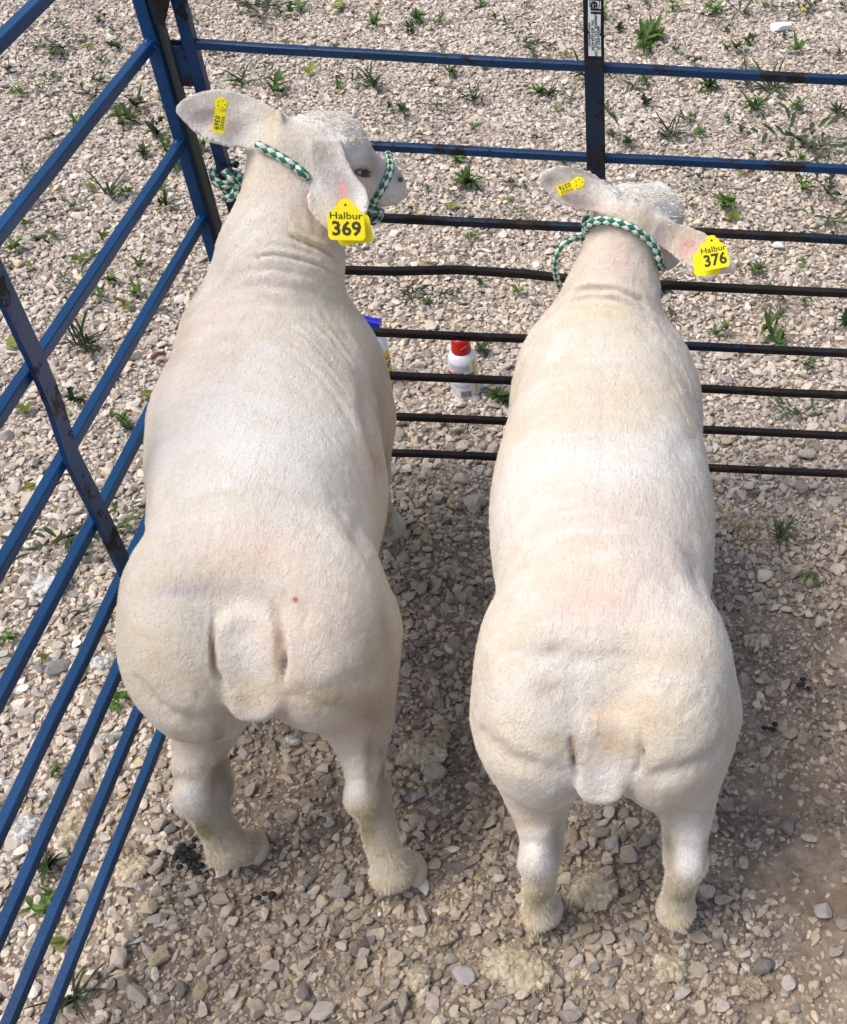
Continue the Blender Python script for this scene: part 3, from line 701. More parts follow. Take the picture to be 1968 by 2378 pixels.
# ================================================================ finish the two sheep
BASE = np.array([.80, .725, .615])
PINK = (.82, .66, .57); CREAM = (.77, .67, .49); YEL = (.64, .55, .34); BRN = (.42, .29, .17); GRY = (.56, .50, .43); WHT = (.88, .85, .80); GRN = (.34, .29, .16); DRK = (.10, .075, .055); RED = (.42, .07, .04); TAN = (.70, .58, .43)
def finish(b, lo, hi, grooves, spots, lines, seed, hoofs, vs=.0034):
    V, F = b.mesh(lo, hi, vs); Nn = vnormals(V, F)
    view = to_view(V); ray_ = V-np.array([0, 0, CAM_H]); ray_ /= np.linalg.norm(ray_, axis=1)[:, None]; fac = smooth01(-(ray_*Nn).sum(1), .02, .25)
    D = np.zeros(len(V))
    for line, depth, w, *rest in grooves:
        d, fr = seg_dist(view, line); fade = smooth01(fr, 0, .18)*smooth01(1-fr, 0, .18)*.85+.15
        jit = 1+.35*vnoise(np.stack([view[:, 0]/22, view[:, 1]/22, 0*d], 1), seed+3)
        depth *= .62; D -= depth*np.exp(-(d/w)**2)*fade*fac*jit
        if rest: D += rest[0]*depth*np.exp(-((d-2.2*w)/(1.2*w))**2)*fade*fac
    pw = np.zeros(len(V))
    for x, y, r in ((1320, 395, 85), (690, 245, 75)): pw = np.maximum(pw, np.exp(-(((view[:, 0]-x)/r)**2+((view[:, 1]-y)/(r*.42))**2)**2))
    D += pw*.0024*np.abs(vnoise(V*75, seed+40))
    D += .0032*fbm(V*9+seed, 2, seed)+.0010*fbm(V*42, 3, seed+5)+.00045*vnoise(V*190, seed+9)
    # shearing wrinkles over shoulders and ribs: fine arcs across the spine
    up = smooth01(V[:, 2], .42, .60); wob = fbm(V*7, 2, seed+1)
    W_ = vnoise(np.stack([V[:, 0]*9+wob, V[:, 1]*85+10*np.abs(V[:, 0]-V[:, 0].mean())**1.4*9+wob*2.5, V[:, 2]*14], 1), seed+2)
    D += up*.0017*W_*(.35+.65*smooth01(V[:, 1], 1.15, 1.4))
    V = V+Nn*D[:, None]; N2 = vnormals(V, F)
    # ---- colour of the fleece: pink skin showing through, lanolin cream, dirt, some painted shade and highlights
    n1 = fbm(V*6+3, 3, seed+20); n2 = fbm(V*11+8, 4, seed+21); n3 = fbm(V*28, 4, seed+22)
    C = np.tile(BASE, (len(V), 1))
    def blend(C, col, w): return C*(1-w[:, None])+np.array(col)*w[:, None]
    C = blend(C, WHT, .55*smooth01(n2, -.1, .7)); C = blend(C, PINK, .50*smooth01(n1, .0, .7)); C = blend(C, CREAM, .55*smooth01(-n2, .1, .9))
    C = blend(C, TAN, .32*smooth01(n3, .2, .9))
    stk_ = vnoise(np.stack([V[:, 0]*14+wob*2, V[:, 1]*95+wob*3, V[:, 2]*30], 1), seed+50)+.5*vnoise(np.stack([V[:, 0]*40, V[:, 1]*210+wob*5, V[:, 2]*60], 1), seed+51)
    C = blend(C, WHT, .45*up*smooth01(stk_, .1, .9)); C = blend(C, TAN, .28*up*smooth01(-stk_, .2, 1.0))
    low = smooth01(-V[:, 2], -.34, -.18); C = blend(C, CREAM, .35*low); C = blend(C, GRY, .40*smooth01(n3+n2*.5, .1, .9)*smooth01(-V[:, 2], -.55, -.3))
    C = blend(C, TAN, .55*smooth01(n3, -.1, .7)*low); C = blend(C, BRN, .38*smooth01(n2*.6+n3, .35, 1.0)*low); C = blend(C, WHT, .5*smooth01(-n3, .1, .8)*low)
    for x, y, r, col, s in spots:
        rx, ry = r if isinstance(r, tuple) else (r, r)
        d2 = ((view[:, 0]-x)/rx)**2+((view[:, 1]-y)/ry)**2; w = np.exp(-d2*(1+.5*n3)); C = blend(C, col, np.clip(1.75*s*w*(1+.7*n3), 0, 1)*(.15+.85*fac))
    for line, w_, col, s in lines:
        d, fr = seg_dist(view, line); C = blend(C, col, np.clip(s*np.exp(-(d/w_)**2)*(1+.6*n3)*fac, 0, 1)*smooth01(fr, 0, .15)*smooth01(1-fr, 0, .15))
    speck = vnoise(V*330, seed+30); C = blend(C, BRN, .30*smooth01(speck, .72, .95))
    return V, F, N2, np.clip(C, 0, 1)
def set_col(o, C):
    a = o.data.color_attributes.new('Col', 'FLOAT_COLOR', 'POINT'); a.data.foreach_set('color', np.concatenate([C, np.ones((len(C), 1))], 1).astype(np.float32).ravel())
def hair(name, V, F, Nn, C, n, lenf, flow, parent, seed, width=.00055, lift=.55, mat_=M_HAIR, wt=None):
    """short individual fibres growing from the skin, each a thin tapering blade"""
    r = np.random.default_rng(seed); A = np.linalg.norm(np.cross(V[F[:, 2]]-V[F[:, 0]], V[F[:, 3]]-V[F[:, 1]]), axis=1)/2
    if wt is not None: A = A*wt(V[F].mean(1))
    cum = np.cumsum(A); f = np.searchsorted(cum, r.random(n)*cum[-1]); f = np.clip(f, 0, len(F)-1)
    u, v = r.random(n)[:, None], r.random(n)[:, None]; q = F[f]
    bil = lambda X: (X[q[:, 0]]*(1-u)+X[q[:, 1]]*u)*(1-v)+(X[q[:, 3]]*(1-u)+X[q[:, 2]]*u)*v
    P, NN, CC = bil(V), bil(Nn), bil(C); NN /= np.linalg.norm(NN, axis=1)[:, None]+1e-9
    fl = flow(P); fl = fl-NN*(fl*NN).sum(1)[:, None]; fl /= np.linalg.norm(fl, axis=1)[:, None]+1e-6
    L = lenf(P)*r.uniform(.55, 1.25, n); clump = np.stack([vnoise(P*70, seed+k) for k in range(3)], 1)*.9
    d = NN*lift+fl*(1-lift)+r.normal(0, .22, (n, 3))+clump*.35; d /= np.linalg.norm(d, axis=1)[:, None]
    s = np.cross(d, r.normal(size=(n, 3))); s /= np.linalg.norm(s, axis=1)[:, None]+1e-9; w = width*r.uniform(.7, 1.3, n)*np.clip(L/.004, .7, 1.8)
    P0 = P-NN*.0008; tip = P0+d*L[:, None]+fl*(L*.25)[:, None]-np.array([0, 0, 1])*(L*.12)[:, None]
    VV = np.stack([P0-s*w[:, None]/2, P0+s*w[:, None]/2, tip], 1).reshape(-1, 3); FF = np.arange(3*n).reshape(n, 3)
    CC = CC*r.uniform(.84, 1.14, (n, 1)); o = mesh_obj(name, VV, FF, mat_, parent)
    set_col(o, np.clip(np.repeat(CC, 3, axis=0), 0, 1)); return o
def hoof(parent, x, y, a=0, s=1):
    """two claws of horn under the hair of the pastern"""
    for sx in (-1, 1):
        bm = bmesh.new(); bmesh.ops.create_icosphere(bm, subdivisions=3, radius=1)
        for v in bm.verts:
            c = v.co; z = max(c.z, -.55); fr = max(0, c.y); c.x *= .0165*(1-.35*fr); c.y = c.y*.030; c.z = (z+.55)*.026*(1-.45*fr)
            c.x += sx*.0160; X, Y = c.x*math.cos(a)-c.y*math.sin(a), c.x*math.sin(a)+c.y*math.cos(a); c.x, c.y = X*s+x, Y*s+y
        V = [v.co[:] for v in bm.verts]; F = [tuple(v.index for v in f.verts) for f in bm.faces]; bm.free()
        mesh_obj('hoof', V, F, M_HOOF, parent, smooth=True)
def leg_len(P): return .0034+.0026*smooth01(-P[:, 2], -.30, -.17)*(.7+.5*smooth01(-P[:, 2], -.2, -.1))
def body_flow(P):
    d = np.tile(np.array([0, -.75, -.65]), (len(P), 1)); d[:, 1] *= smooth01(P[:, 2], .2, .5); return d

BR, BL = build_right(), build_left()
# ---- right-hand sheep
rs = empty('sheep', (-.06, 1.1, 0))
tag(rs, 'shorn white sheep facing straight away on the right, ear tag 376, legs squarely set', 'sheep', 'sheep tied side by side in the pen')
GR = [([(1158, 606), (1205, 592), (1262, 594), (1312, 614), (1340, 646)], .0075, 5, .55), ([(1150, 628), (1205, 612), (1265, 616), (1318, 640), (1345, 672)], .0040, 5, .4),
      ([(1140, 648), (1205, 632), (1270, 636), (1330, 662)], .0026, 5, .4), ([(1120, 672), (1200, 652), (1280, 658), (1345, 690)], .0024, 6, .4), ([(1105, 700), (1200, 676), (1290, 684), (1365, 712)], .0018, 6, .4),
      ([(1300, 560), (1325, 580), (1345, 600)], .0025, 5),
      ([(968, 1480), (1000, 1525), (1050, 1560), (1110, 1580), (1172, 1590)], .0085, 17, .35), ([(1514, 1495), (1480, 1540), (1430, 1570), (1375, 1590), (1318, 1598)], .0080, 17, .35),
      ([(1115, 1318), (1170, 1338), (1250, 1342), (1330, 1322)], .0040, 34), ([(1085, 1400), (1120, 1418), (1150, 1430)], .0040, 26), ([(1240, 1360), (1262, 1400), (1280, 1440)], .0025, 26),
      ([(1365, 1410), (1400, 1440), (1420, 1470)], .0035, 26), ([(1020, 1235), (1052, 1190), (1072, 1120)], .0060, 16), ([(1456, 1225), (1432, 1180), (1405, 1110)], .0070, 14, .3),
      ([(1240, 720), (1238, 900), (1236, 1120)], .0022, 12), ([(1045, 900), (1075, 905), (1110, 935)], .0030, 18), ([(1440, 895), (1415, 900), (1385, 930)], .0030, 18),
      ([(1172, 1505), (1177, 1560), (1188, 1608)], .0080, 6, .1), ([(1314, 1495), (1313, 1550), (1300, 1603)], .0080, 6, .1),
      ([(1230, 540), (1260, 546), (1300, 560)], .0012, 5)]
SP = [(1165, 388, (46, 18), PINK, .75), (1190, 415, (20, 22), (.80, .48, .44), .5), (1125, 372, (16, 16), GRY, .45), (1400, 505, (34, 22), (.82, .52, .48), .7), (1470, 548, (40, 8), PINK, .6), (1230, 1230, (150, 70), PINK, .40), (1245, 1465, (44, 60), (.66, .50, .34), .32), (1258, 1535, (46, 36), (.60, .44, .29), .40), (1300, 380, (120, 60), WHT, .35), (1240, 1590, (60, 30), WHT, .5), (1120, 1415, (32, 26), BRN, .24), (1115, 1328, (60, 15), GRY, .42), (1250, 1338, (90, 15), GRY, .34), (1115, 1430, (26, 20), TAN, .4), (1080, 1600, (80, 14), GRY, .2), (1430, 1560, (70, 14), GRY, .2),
      (1178, 1545, (8, 34), BRN, .5), (1316, 1540, (9, 26), BRN, .4), (1330, 1480, (40, 30), TAN, .45), (1100, 1520, (60, 30), TAN, .35), (1400, 1340, (50, 40), TAN, .3), (1178, 1560, (3, 12), DRK, .5), (1320, 1542, (3, 6), DRK, .7),  # brown and dark marks beside the tail are painted crease shade
      (1140, 1740, (14, 70), (.42, .34, .26), .6), (1375, 1730, (16, 70), (.44, .36, .28), .55), (1105, 1820, (46, 26), YEL, .75), (1112, 1850, (36, 22), GRN, .55), (1400, 1812, (44, 28), YEL, .70), (1402, 1838, (30, 18), GRN, .5), (1110, 1760, (34, 50), WHT, .8), (1412, 1745, (30, 60), WHT, .8), (1095, 1680, (50, 20), TAN, .45), (1395, 1670, (40, 20), TAN, .35),  # dark inner legs are painted shade, white hocks painted highlights; yellow-green is staining
      (1110, 1895, (60, 26), CREAM, .5), (1390, 1890, (60, 26), CREAM, .5), (1300, 450, (70, 34), TAN, .50), (1230, 420, (40, 40), PINK, .3), (1290, 380, (80, 30), WHT, .8), (1380, 410, (40, 40), WHT, .8), (1255, 530, (80, 60), PINK, .25), (1230, 640, (90, 20), CREAM, .4), (1240, 820, (180, 60), CREAM, .25), (1240, 950, (190, 60), WHT, .35)]
LN = [([(1112, 1604), (1130, 1596)], 1, BRN, 0), ([(1480, 1480), (1400, 1530), (1360, 1560)], 6, YEL, .22), ([(1340, 1520), (1400, 1490), (1480, 1440)], 5, YEL, .28), ([(1010, 1480), (1070, 1520)], 7, YEL, .25), ([(1200, 640), (1260, 645)], 6, YEL, .3)]
V, F, Nn, C = finish(BR, (-.34, .70, -.02), (.2, 1.74, .92), GR, SP, LN, 11, None)
rb = mesh_obj('body', V, F, M_FLEECE, rs, smooth=True); set_col(rb, C)
def wt_r(P): return (.55+.45*smooth01(-P[:, 1], -1.5, -.9))*smooth01(P[:, 2], .0, .01)
h = hair('fleece', V, F, Nn, C, 190000, lambda P: np.where(P[:, 2] < .31, leg_len(P), .0028), body_flow, rs, 21); h['kind'] = 'stuff'
h = hair('leg_hair', V, F, Nn, C, 80000, leg_len, body_flow, rs, 22, wt=lambda P: smooth01(-P[:, 2], -.34, -.26), lift=.35); h['kind'] = 'stuff'
for x, y in ((-.158, .794), (.046, .804), (-.175, 1.49), (-.02, 1.49)): hoof(rs, x, y)

# ---- left-hand sheep
ls = empty('sheep', (-.56, 1.2, 0))
tag(ls, 'shorn white sheep beside the blue panel, head turned right, ear tag 369', 'sheep', 'sheep tied side by side in the pen')
GL = [([(512, 528), (560, 522), (610, 530), (660, 545), (706, 572)], .0050, 4, .5), ([(585, 478), (620, 496), (662, 512), (706, 540)], .0075, 5, .5), ([(540, 500), (600, 508), (650, 522)], .0022, 5, .3),
      ([(480, 560), (560, 552), (640, 566), (715, 600)], .0022, 6, .4), ([(450, 600), (540, 585), (650, 600), (735, 640)], .0020, 7, .4), ([(560, 660), (640, 664), (720, 700)], .0016, 7, .4), ([(640, 700), (700, 720), (750, 760)], .0016, 7, .4), ([(430, 640), (520, 622), (600, 632)], .0016, 7, .4),
      ([(738, 770), (748, 840), (765, 900), (786, 962), (790, 1010)], .0130, 10, .3), ([(748, 1040), (735, 1085), (770, 1135)], .0080, 14),
      ([(262, 1372), (298, 1425), (345, 1462), (400, 1480), (450, 1478)], .0080, 14, .4), ([(600, 1432), (660, 1420), (730, 1395), (790, 1370)], .0040, 18, .3), ([(575, 1425), (640, 1440), (700, 1462)], .0030, 10),
      ([(300, 1222), (380, 1215), (450, 1222), (520, 1245)], .0050, 26), ([(560, 1215), (600, 1260), (640, 1270)], .0040, 26), ([(288, 1098), (330, 1060), (350, 1010)], .0065, 16), ([(755, 1120), (720, 1080), (690, 1030)], .0050, 16, .3),
      ([(440, 1262), (437, 1310), (440, 1370), (464, 1418)], .0130, 6, .1), ([(556, 1236), (572, 1290), (580, 1345), (578, 1405)], .0130, 7, .1), ([(350, 1130), (400, 1120), (450, 1110)], .0014, 10), ([(620, 1060), (680, 1110), (720, 1170)], .0016, 9, .3),
      ([(770, 1500), (760, 1560), (765, 1620)], .004, 10), ([(786, 414), (800, 412), (814, 404)], .004, 4), ([(725, 300), (745, 325), (770, 330)], .003, 8)]
SPL = [(430, 245, (110, 60), WHT, .5), (690, 400, (80, 90), WHT, .45), (760, 330, (80, 90), WHT, .4), (420, 238, (50, 20), (.50, .44, .42), .62), (470, 262, (50, 14), PINK, .5), (690, 385, (42, 50), (.52, .49, .47), .60), (703, 395, (9, 24), (.78, .42, .40), .9), (652, 395, (10, 30), WHT, .8), (745, 400, (10, 34), WHT, .8), (520, 1130, (140, 50), PINK, .35), (400, 1212, (90, 16), (.66, .56, .54), .45), (540, 1215, (50, 30), GRY, .3), (640, 1230, (90, 60), PINK, .25), (604, 1230, (5, 5), RED, .9), (528, 528, (4, 3), RED, .7), (340, 1350, (60, 50), TAN, .35), (400, 1400, (50, 40), CREAM, .3), (640, 1310, (90, 60), PINK, .25),
       (565, 1345, (9, 60), BRN, .45), (577, 1368, (4, 32), DRK, .55), (434, 1330, (5, 40), BRN, .6), (500, 1330, (40, 70), WHT, .35), (520, 1415, (50, 22), CREAM, .5), (755, 1370, (50, 110), (.50, .42, .32), .34), (765, 1480, (50, 70), (.50, .42, .32), .45), (680, 1435, (80, 24), (.56, .45, .30), .6), (500, 1440, (90, 16), TAN, .5), (790, 1290, (20, 80), (.52, .45, .36), .4), (775, 830, (26, 110), (.54, .45, .34), .6), (782, 940, (14, 60), (.54, .45, .34), .5), (780, 760, (16, 50), TAN, .4),  # tail creases and brownish right shoulder are painted shade; the ham is dirty
       (395, 1650, (36, 40), WHT, .85), (735, 1620, (34, 36), WHT, .85), (425, 1698, (55, 28), YEL, .75), (410, 1702, (36, 16), GRN, .85), (748, 1690, (50, 44), YEL, .8), (752, 1702, (34, 14), GRN, .95), (745, 1725, (40, 10), GRN, .45), (448, 1580, (20, 95), (.36, .29, .22), .70), (375, 1530, (50, 24), TAN, .5), (476, 1640, (16, 50), (.34, .27, .20), .5), (780, 1600, (24, 80), (.42, .34, .25), .6), (760, 1560, (14, 60), (.36, .29, .22), .45), (720, 1500, (60, 26), PINK, .35),  # shaded inner and right leg sides and white hock highlights are painted in
       (470, 1750, (60, 40), CREAM, .35), (815, 1800, (60, 50), CREAM, .35), (450, 1650, (16, 50), GRY, .8), (790, 1690, (20, 60), GRY, .45), (610, 295, (50, 40), GRY, .42), (655, 310, (40, 34), GRY, .40), (650, 240, (60, 20), WHT, .8), (720, 270, (50, 36), WHT, .75), (560, 255, (24, 40), CREAM, .5), (770, 340, (40, 50), GRY, .35), (800, 400, (26, 26), WHT, .6), (590, 420, (60, 60), PINK, .30), (640, 470, (60, 40), CREAM, .45), (690, 495, (30, 40), BRN, .28), (560, 560, (120, 40), PINK, .2),  # grey on the hind shanks and brown under the ear are painted shade
       (500, 880, (160, 120), WHT, .45), (620, 1020, (120, 60), GRY, .10), (748, 350, (22, 14), BRN, .35), (820, 365, (8, 12), GRY, .5)]
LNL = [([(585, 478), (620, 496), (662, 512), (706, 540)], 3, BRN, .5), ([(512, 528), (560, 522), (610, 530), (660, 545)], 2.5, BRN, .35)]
V, F, Nn, C = finish(BL, (-.88, .76, -.02), (-.28, 1.76, .97), GL, SPL, LNL, 23, None)
lb = mesh_obj('body', V, F, M_FLEECE, ls, smooth=True); set_col(lb, C)
h = hair('fleece', V, F, Nn, C, 190000, lambda P: np.where(P[:, 2] < .31, leg_len(P), .0028), body_flow, ls, 31); h['kind'] = 'stuff'
h = hair('leg_hair', V, F, Nn, C, 80000, leg_len, body_flow, ls, 32, wt=lambda P: smooth01(-P[:, 2], -.34, -.26), lift=.35); h['kind'] = 'stuff'
for x, y in ((-.630, .880), (-.376, .850), (-.69, 1.545), (-.545, 1.585)): hoof(ls, x, y, .15)

# ---- face of the left sheep: right eye, lids, nostril
eye_c = at_y(746, 355, 1.583)
def ball(c, r, sc=(1, 1, 1), sub=3):
    bm = bmesh.new(); bmesh.ops.create_icosphere(bm, subdivisions=sub, radius=r)
    V = [(v.co.x*sc[0]+c[0], v.co.y*sc[1]+c[1], v.co.z*sc[2]+c[2]) for v in bm.verts]; F = [tuple(v.index for v in f.verts) for f in bm.faces]; bm.free(); return V, F
print('sheep built', round(time.time()-T0, 1))

# ================================================================ ropes
def tube(pts, r, sides=14, n=10, flatten=1.0):
    P = catmull(pts, n); seg = np.linalg.norm(np.diff(P, axis=0), axis=1); s = np.concatenate([[0], np.cumsum(seg)]); T = np.gradient(P, axis=0); T /= np.linalg.norm(T, axis=1)[:, None]
    u = np.array([0, 0, 1.]) if abs(T[0][2]) < .9 else np.array([1., 0, 0]); V = []; UV = []
    for i, p in enumerate(P):
        u = u-T[i]*(u@T[i]); u /= np.linalg.norm(u); w = np.cross(T[i], u)
        for k in range(sides+1):
            a = 2*math.pi*k/sides; b = 1+.07*math.sin(2*a+s[i]*270)*math.sin(-2*a+s[i]*270)
            V.append(p+r*b*(u*math.cos(a)*flatten+w*math.sin(a))); UV.append((k/sides, s[i]))
    F = []; m = sides+1
    for i in range(len(P)-1):
        for k in range(sides): F.append((i*m+k, i*m+k+1, (i+1)*m+k+1, (i+1)*m+k))
    return V, F, UV
def rope(name, pts, parent, r=.0062, n=10):
    V, F, UV = tube(pts, r, n=n); o = mesh_obj(name, V, F, M_ROPE, parent, smooth=True); u = o.data.uv_layers.new(name='UVMap')
    for l in o.data.loops: u.data[l.index].uv = UV[l.vertex_index]
    return o
def snap(body_, x, y, lift, Y0=1.0, Y1=1.72):
    """point where the line of view through (x, y) meets the skin, lifted off it"""
    d = ray(x, y); ts = np.linspace(Y0/d[1], Y1/d[1], 500); P = np.array([0, 0, CAM_H])+ts[:, None]*d; v = body_.val(P)
    i = np.where(v < lift)[0]
    return P[i[0]] if len(i) else None
def path(body_, pts, lift):
    out = []
    for q in pts:
        if len(q) == 3: out.append(at_y(*q)); continue
        p = snap(body_, q[0], q[1], lift)
        if p is not None: out.append(p)
    return out
hr = empty('rope_halter', (-.08, 1.5, .78)); tag(hr, 'green and white braided rope halter round the neck of sheep 376', 'halter', 'rope halters')
pr = path(BR, [(1207, 462), (1225, 453), (1250, 453), (1280, 461), (1308, 474), (1332, 494), (1348, 515), (1353, 535)], .006)
pr = [pr[0]+np.array([-.006, .03, -.035])]+pr+[pr[-1]+np.array([.004, .03, -.03]), pr[-1]+np.array([-.02, .06, -.05])]
rope('crown_strap', pr, hr, .0064)
rope('lead_rope', [at_y(1200, 470, 1.56), at_y(1196, 487, 1.535), at_y(1175, 490, 1.51), at_y(1152, 504, 1.50), at_y(1139, 535, 1.50), at_y(1142, 568, 1.515), at_y(1153, 598, 1.53), at_y(1166, 624, 1.56), at_y(1178, 650, 1.60)], hr, .0052)
rope('knot', [at_y(1203, 468, 1.530), at_y(1198, 458, 1.525), at_y(1201, 449, 1.525), at_y(1208, 447, 1.53), at_y(1211, 456, 1.535)], hr, .0050, n=6)
hl = empty('rope_halter', (-.56, 1.55, .82)); tag(hl, 'green and white braided rope halter on the head of sheep 369', 'halter', 'rope halters')
pl_ = path(BL, [(532, 298), (550, 308), (570, 318), (590, 330), (608, 343), (624, 357), (638, 369, 1.527), (652, 381, 1.540), (668, 392, 1.560)], .006)
pl_ = [pl_[0]+np.array([-.006, .04, -.03])]+pl_
rope('crown_strap', pl_, hl, .0064)
nb = path(BL, [(783, 302), (794, 318), (801, 335), (800, 352), (792, 372), (782, 390), (771, 408), (765, 424)], .005)
rope('nose_band', [nb[0]+np.array([-.01, .03, .0])]+nb+[nb[-1]+np.array([-.004, .01, -.012])], hl, .0058)
kc = nb[-1]+np.array([0, -.006, -.010])
rope('knot', [kc+.0105*np.array([math.cos(t)*1.1, math.sin(2.3*t)*.8, math.sin(t)*1.1]) for t in np.linspace(0, 9.5, 22)], hl, .0042, n=4)
# the free end is hitched round the corner post
pc = np.array([-.7365, YB, 0]); ring = []
for k in range(34):
    a = k/33*2.8*math.pi+.6; ring.append(pc+np.array([math.cos(a)*.0195, math.sin(a)*.0195, .725-.012*k/33*2.3+.004*math.sin(a)]))
ring += [pc+np.array([.030, -.03, .69]), pc+np.array([.055, -.06, .70]), pc+np.array([.10, -.07, .715])]
rope('lead_rope', ring, hl, .0066, n=5)
rope('hitch', [pc+np.array([.008, -.022, .735]), pc+np.array([.018, -.026, .722]), pc+np.array([.022, -.022, .705]), pc+np.array([.012, -.026, .690]), pc+np.array([-.004, -.024, .684])], hl, .0066, n=6)

# ================================================================ ear tags
def tag_frame(x, y, Y, ang, tilt=0, yaw=0):
    c = at_y(x, y, Y); vw = c-np.array([0, 0, CAM_H]); vw /= np.linalg.norm(vw); n = -vw
    u = RGT-n*(RGT@n); u /= np.linalg.norm(u); v = np.cross(n, u); a = math.radians(ang)
    U = u*math.cos(a)+v*math.sin(a); Vv = -u*math.sin(a)+v*math.cos(a)
    n2 = n+U*yaw+Vv*tilt; n2 /= np.linalg.norm(n2); U = U-n2*(U@n2); U /= np.linalg.norm(U); Vv = np.cross(n2, U)
    return c, U, Vv, n2, np.linalg.norm(c-np.array([0, 0, CAM_H]))
def slab(poly, c, U, Vv, n, t, m, parent, name, bend=0):
    A = [c+U*x+Vv*y+n*(t/2+bend*x*x) for x, y in poly]; B = [c+U*x+Vv*y+n*(-t/2+bend*x*x) for x, y in poly]; k = len(poly)
    F = [tuple(range(k)), tuple(range(2*k-1, k-1, -1))]+[(i, i+k, (i+1) % k+k, (i+1) % k) for i in range(k)]
    return mesh_obj(name, A+B, F, m, parent)
def big_poly(w, h):
    pts = [(-.5, -.40), (-.47, -.46), (-.42, -.5)]+[(.42, -.5), (.47, -.46), (.5, -.40), (.485, .10), (.47, .15), (.40, .20), (.30, .26), (.22, .36)]
    pts += [(.16*math.cos(a), .44+.07*math.sin(a)) for a in np.linspace(0.1, math.pi-.1, 9)]+[(-.22, .36), (-.30, .26), (-.40, .20), (-.47, .15), (-.485, .10)]
    return [(x*w, y*h) for x, y in pts]
def big_tag(x, y, Y, ang, wpx, hpx, num, label, bx, by, ba, tilt=0, yaw=0):
    c, U, Vv, n, dist = tag_frame(x, y, Y, ang, tilt, yaw); w, h = [q*dist/(FOC*.8831) for q in (wpx, hpx)]
    dd = dist
    root = empty('ear_tag', c); tag(root, label, 'ear tag', 'yellow ear tags')
    slab(big_poly(w, h), c, U, Vv, n, .0014, M_YEL, root, 'front_plate')
    c2, U2, V2, n2, _ = tag_frame(x+bx, y+by, Y+.012, ang+ba, tilt, yaw)
    slab(big_poly(w*.98, h*.98), c2, U2, V2, n2, .0014, M_YEL, root, 'back_plate')
    st = c+Vv*h*.40; V, F = ball(st+n*.0008, .0035, (1, 1, 1)); V = [tuple(np.array(q)) for q in V]
    ds = [(.0017*math.cos(a), .0017*math.sin(a)) for a in np.linspace(0, 2*math.pi, 12, endpoint=False)]
    slab(ds, c+Vv*h*.355+n*.0008, U, Vv, n, .0003, M_INK, root, 'stud_hole')
    pin = bar(c+Vv*h*.40-n*.016, c+Vv*h*.40, .004, .004, bev=.001); mesh_obj('stud', pin[0], pin[1], M_YEL, root)
    text('Halbur', c+Vv*h*.085+n*.0009, U, Vv, h*.235, M_INK, root, off=.010, xs=1.22); text(num, c-Vv*h*.235+n*.0009, U, Vv, h*.475, M_INK, root, off=.030, xs=1.0)
    return root
big_tag(710, 450, 1.436, -1.5, 68, 77, '369', 'yellow ear tag 369 hanging from the right ear of the left sheep', 14, 9, 9, tilt=.10)
big_tag(1464.5, 517, 1.470, 11, 56, 66, '376', 'yellow ear tag 376 hanging from the right ear of the right sheep', -15, 14, -6, tilt=.05)
def small_tag(e, p0, p1, wpx, num, label, uang, Y):
    """narrow strip with a round button at its upper end; p0 is the button, p1 the far end"""
    mx, my = (p0[0]+p1[0])/2, (p0[1]+p1[1])/2; ang = math.degrees(math.atan2(-(p1[1]-p0[1]), p1[0]-p0[0])); ln = math.hypot(p1[0]-p0[0], p1[1]-p0[1])
    hits = [q for q in (snap(e, p0[0]+(p1[0]-p0[0])*t, p0[1]+(p1[1]-p0[1])*t, .0) for t in (.2, .5, .85)) if q is not None]
    Y = min(q[1] for q in hits)-.0045 if hits else Y
    c, U, Vv, n, dist = tag_frame(mx, my, Y, ang); s = dist/(FOC*.8831); L = ln*s; w = wpx*s
    root = empty('ear_tag', c); tag(root, label, 'ear tag', 'yellow ear tags')
    r = w*.58; poly = [(-L/2+r+r*math.cos(a), r*math.sin(a)) for a in np.linspace(.9, 2*math.pi-.9, 18)]; poly += [(-L/2+2.1*r, -w*.46), (L/2-.001, -w/2), (L/2, -w/2+.001), (L/2, w/2-.001), (L/2-.001, w/2), (-L/2+2.1*r, w*.46)]
    slab(poly, c, U, Vv, n, .0014, M_YEL, root, 'strip')
    disc = [(r*.86*math.cos(a), r*.86*math.sin(a)) for a in np.linspace(0, 2*math.pi, 20, endpoint=False)]
    slab(disc, c-U*(L/2-r)+n*.0016, U, Vv, n, .0018, M_YEL, root, 'button')
    marks = []
    for k in range(5):
        a = k*2*math.pi/5+.4; q = c-U*(L/2-r)+n*.0026+(U*math.cos(a)+Vv*math.sin(a))*r*.55; marks.append(bar(q-U*.0008, q+U*.0008, .0013, .0003, up=n, bev=.0001))
    mv = join(marks); mesh_obj('button_marks', mv[0], mv[1], M_INK, root)
    text(num, c+U*(L*.22)-Vv*w*.20+n*.0009, U, Vv, w*.62, M_INK, root, off=.018, xs=1.0)
    text('WI5025', c+U*(L*.20)+Vv*w*.27+n*.0009, U, Vv, w*.42, M_INK, root, off=.010, xs=.92)
    return root
small_tag(BL, (459, 206), (444, 266), 19.5, '0369', 'narrow yellow ear tag 0369 across the left ear of the left sheep', 0, 1.540)
small_tag(BR, (1198, 371), (1146, 391), 20, '0376', 'narrow yellow ear tag 0376 across the left ear of the right sheep', 0, 1.506)
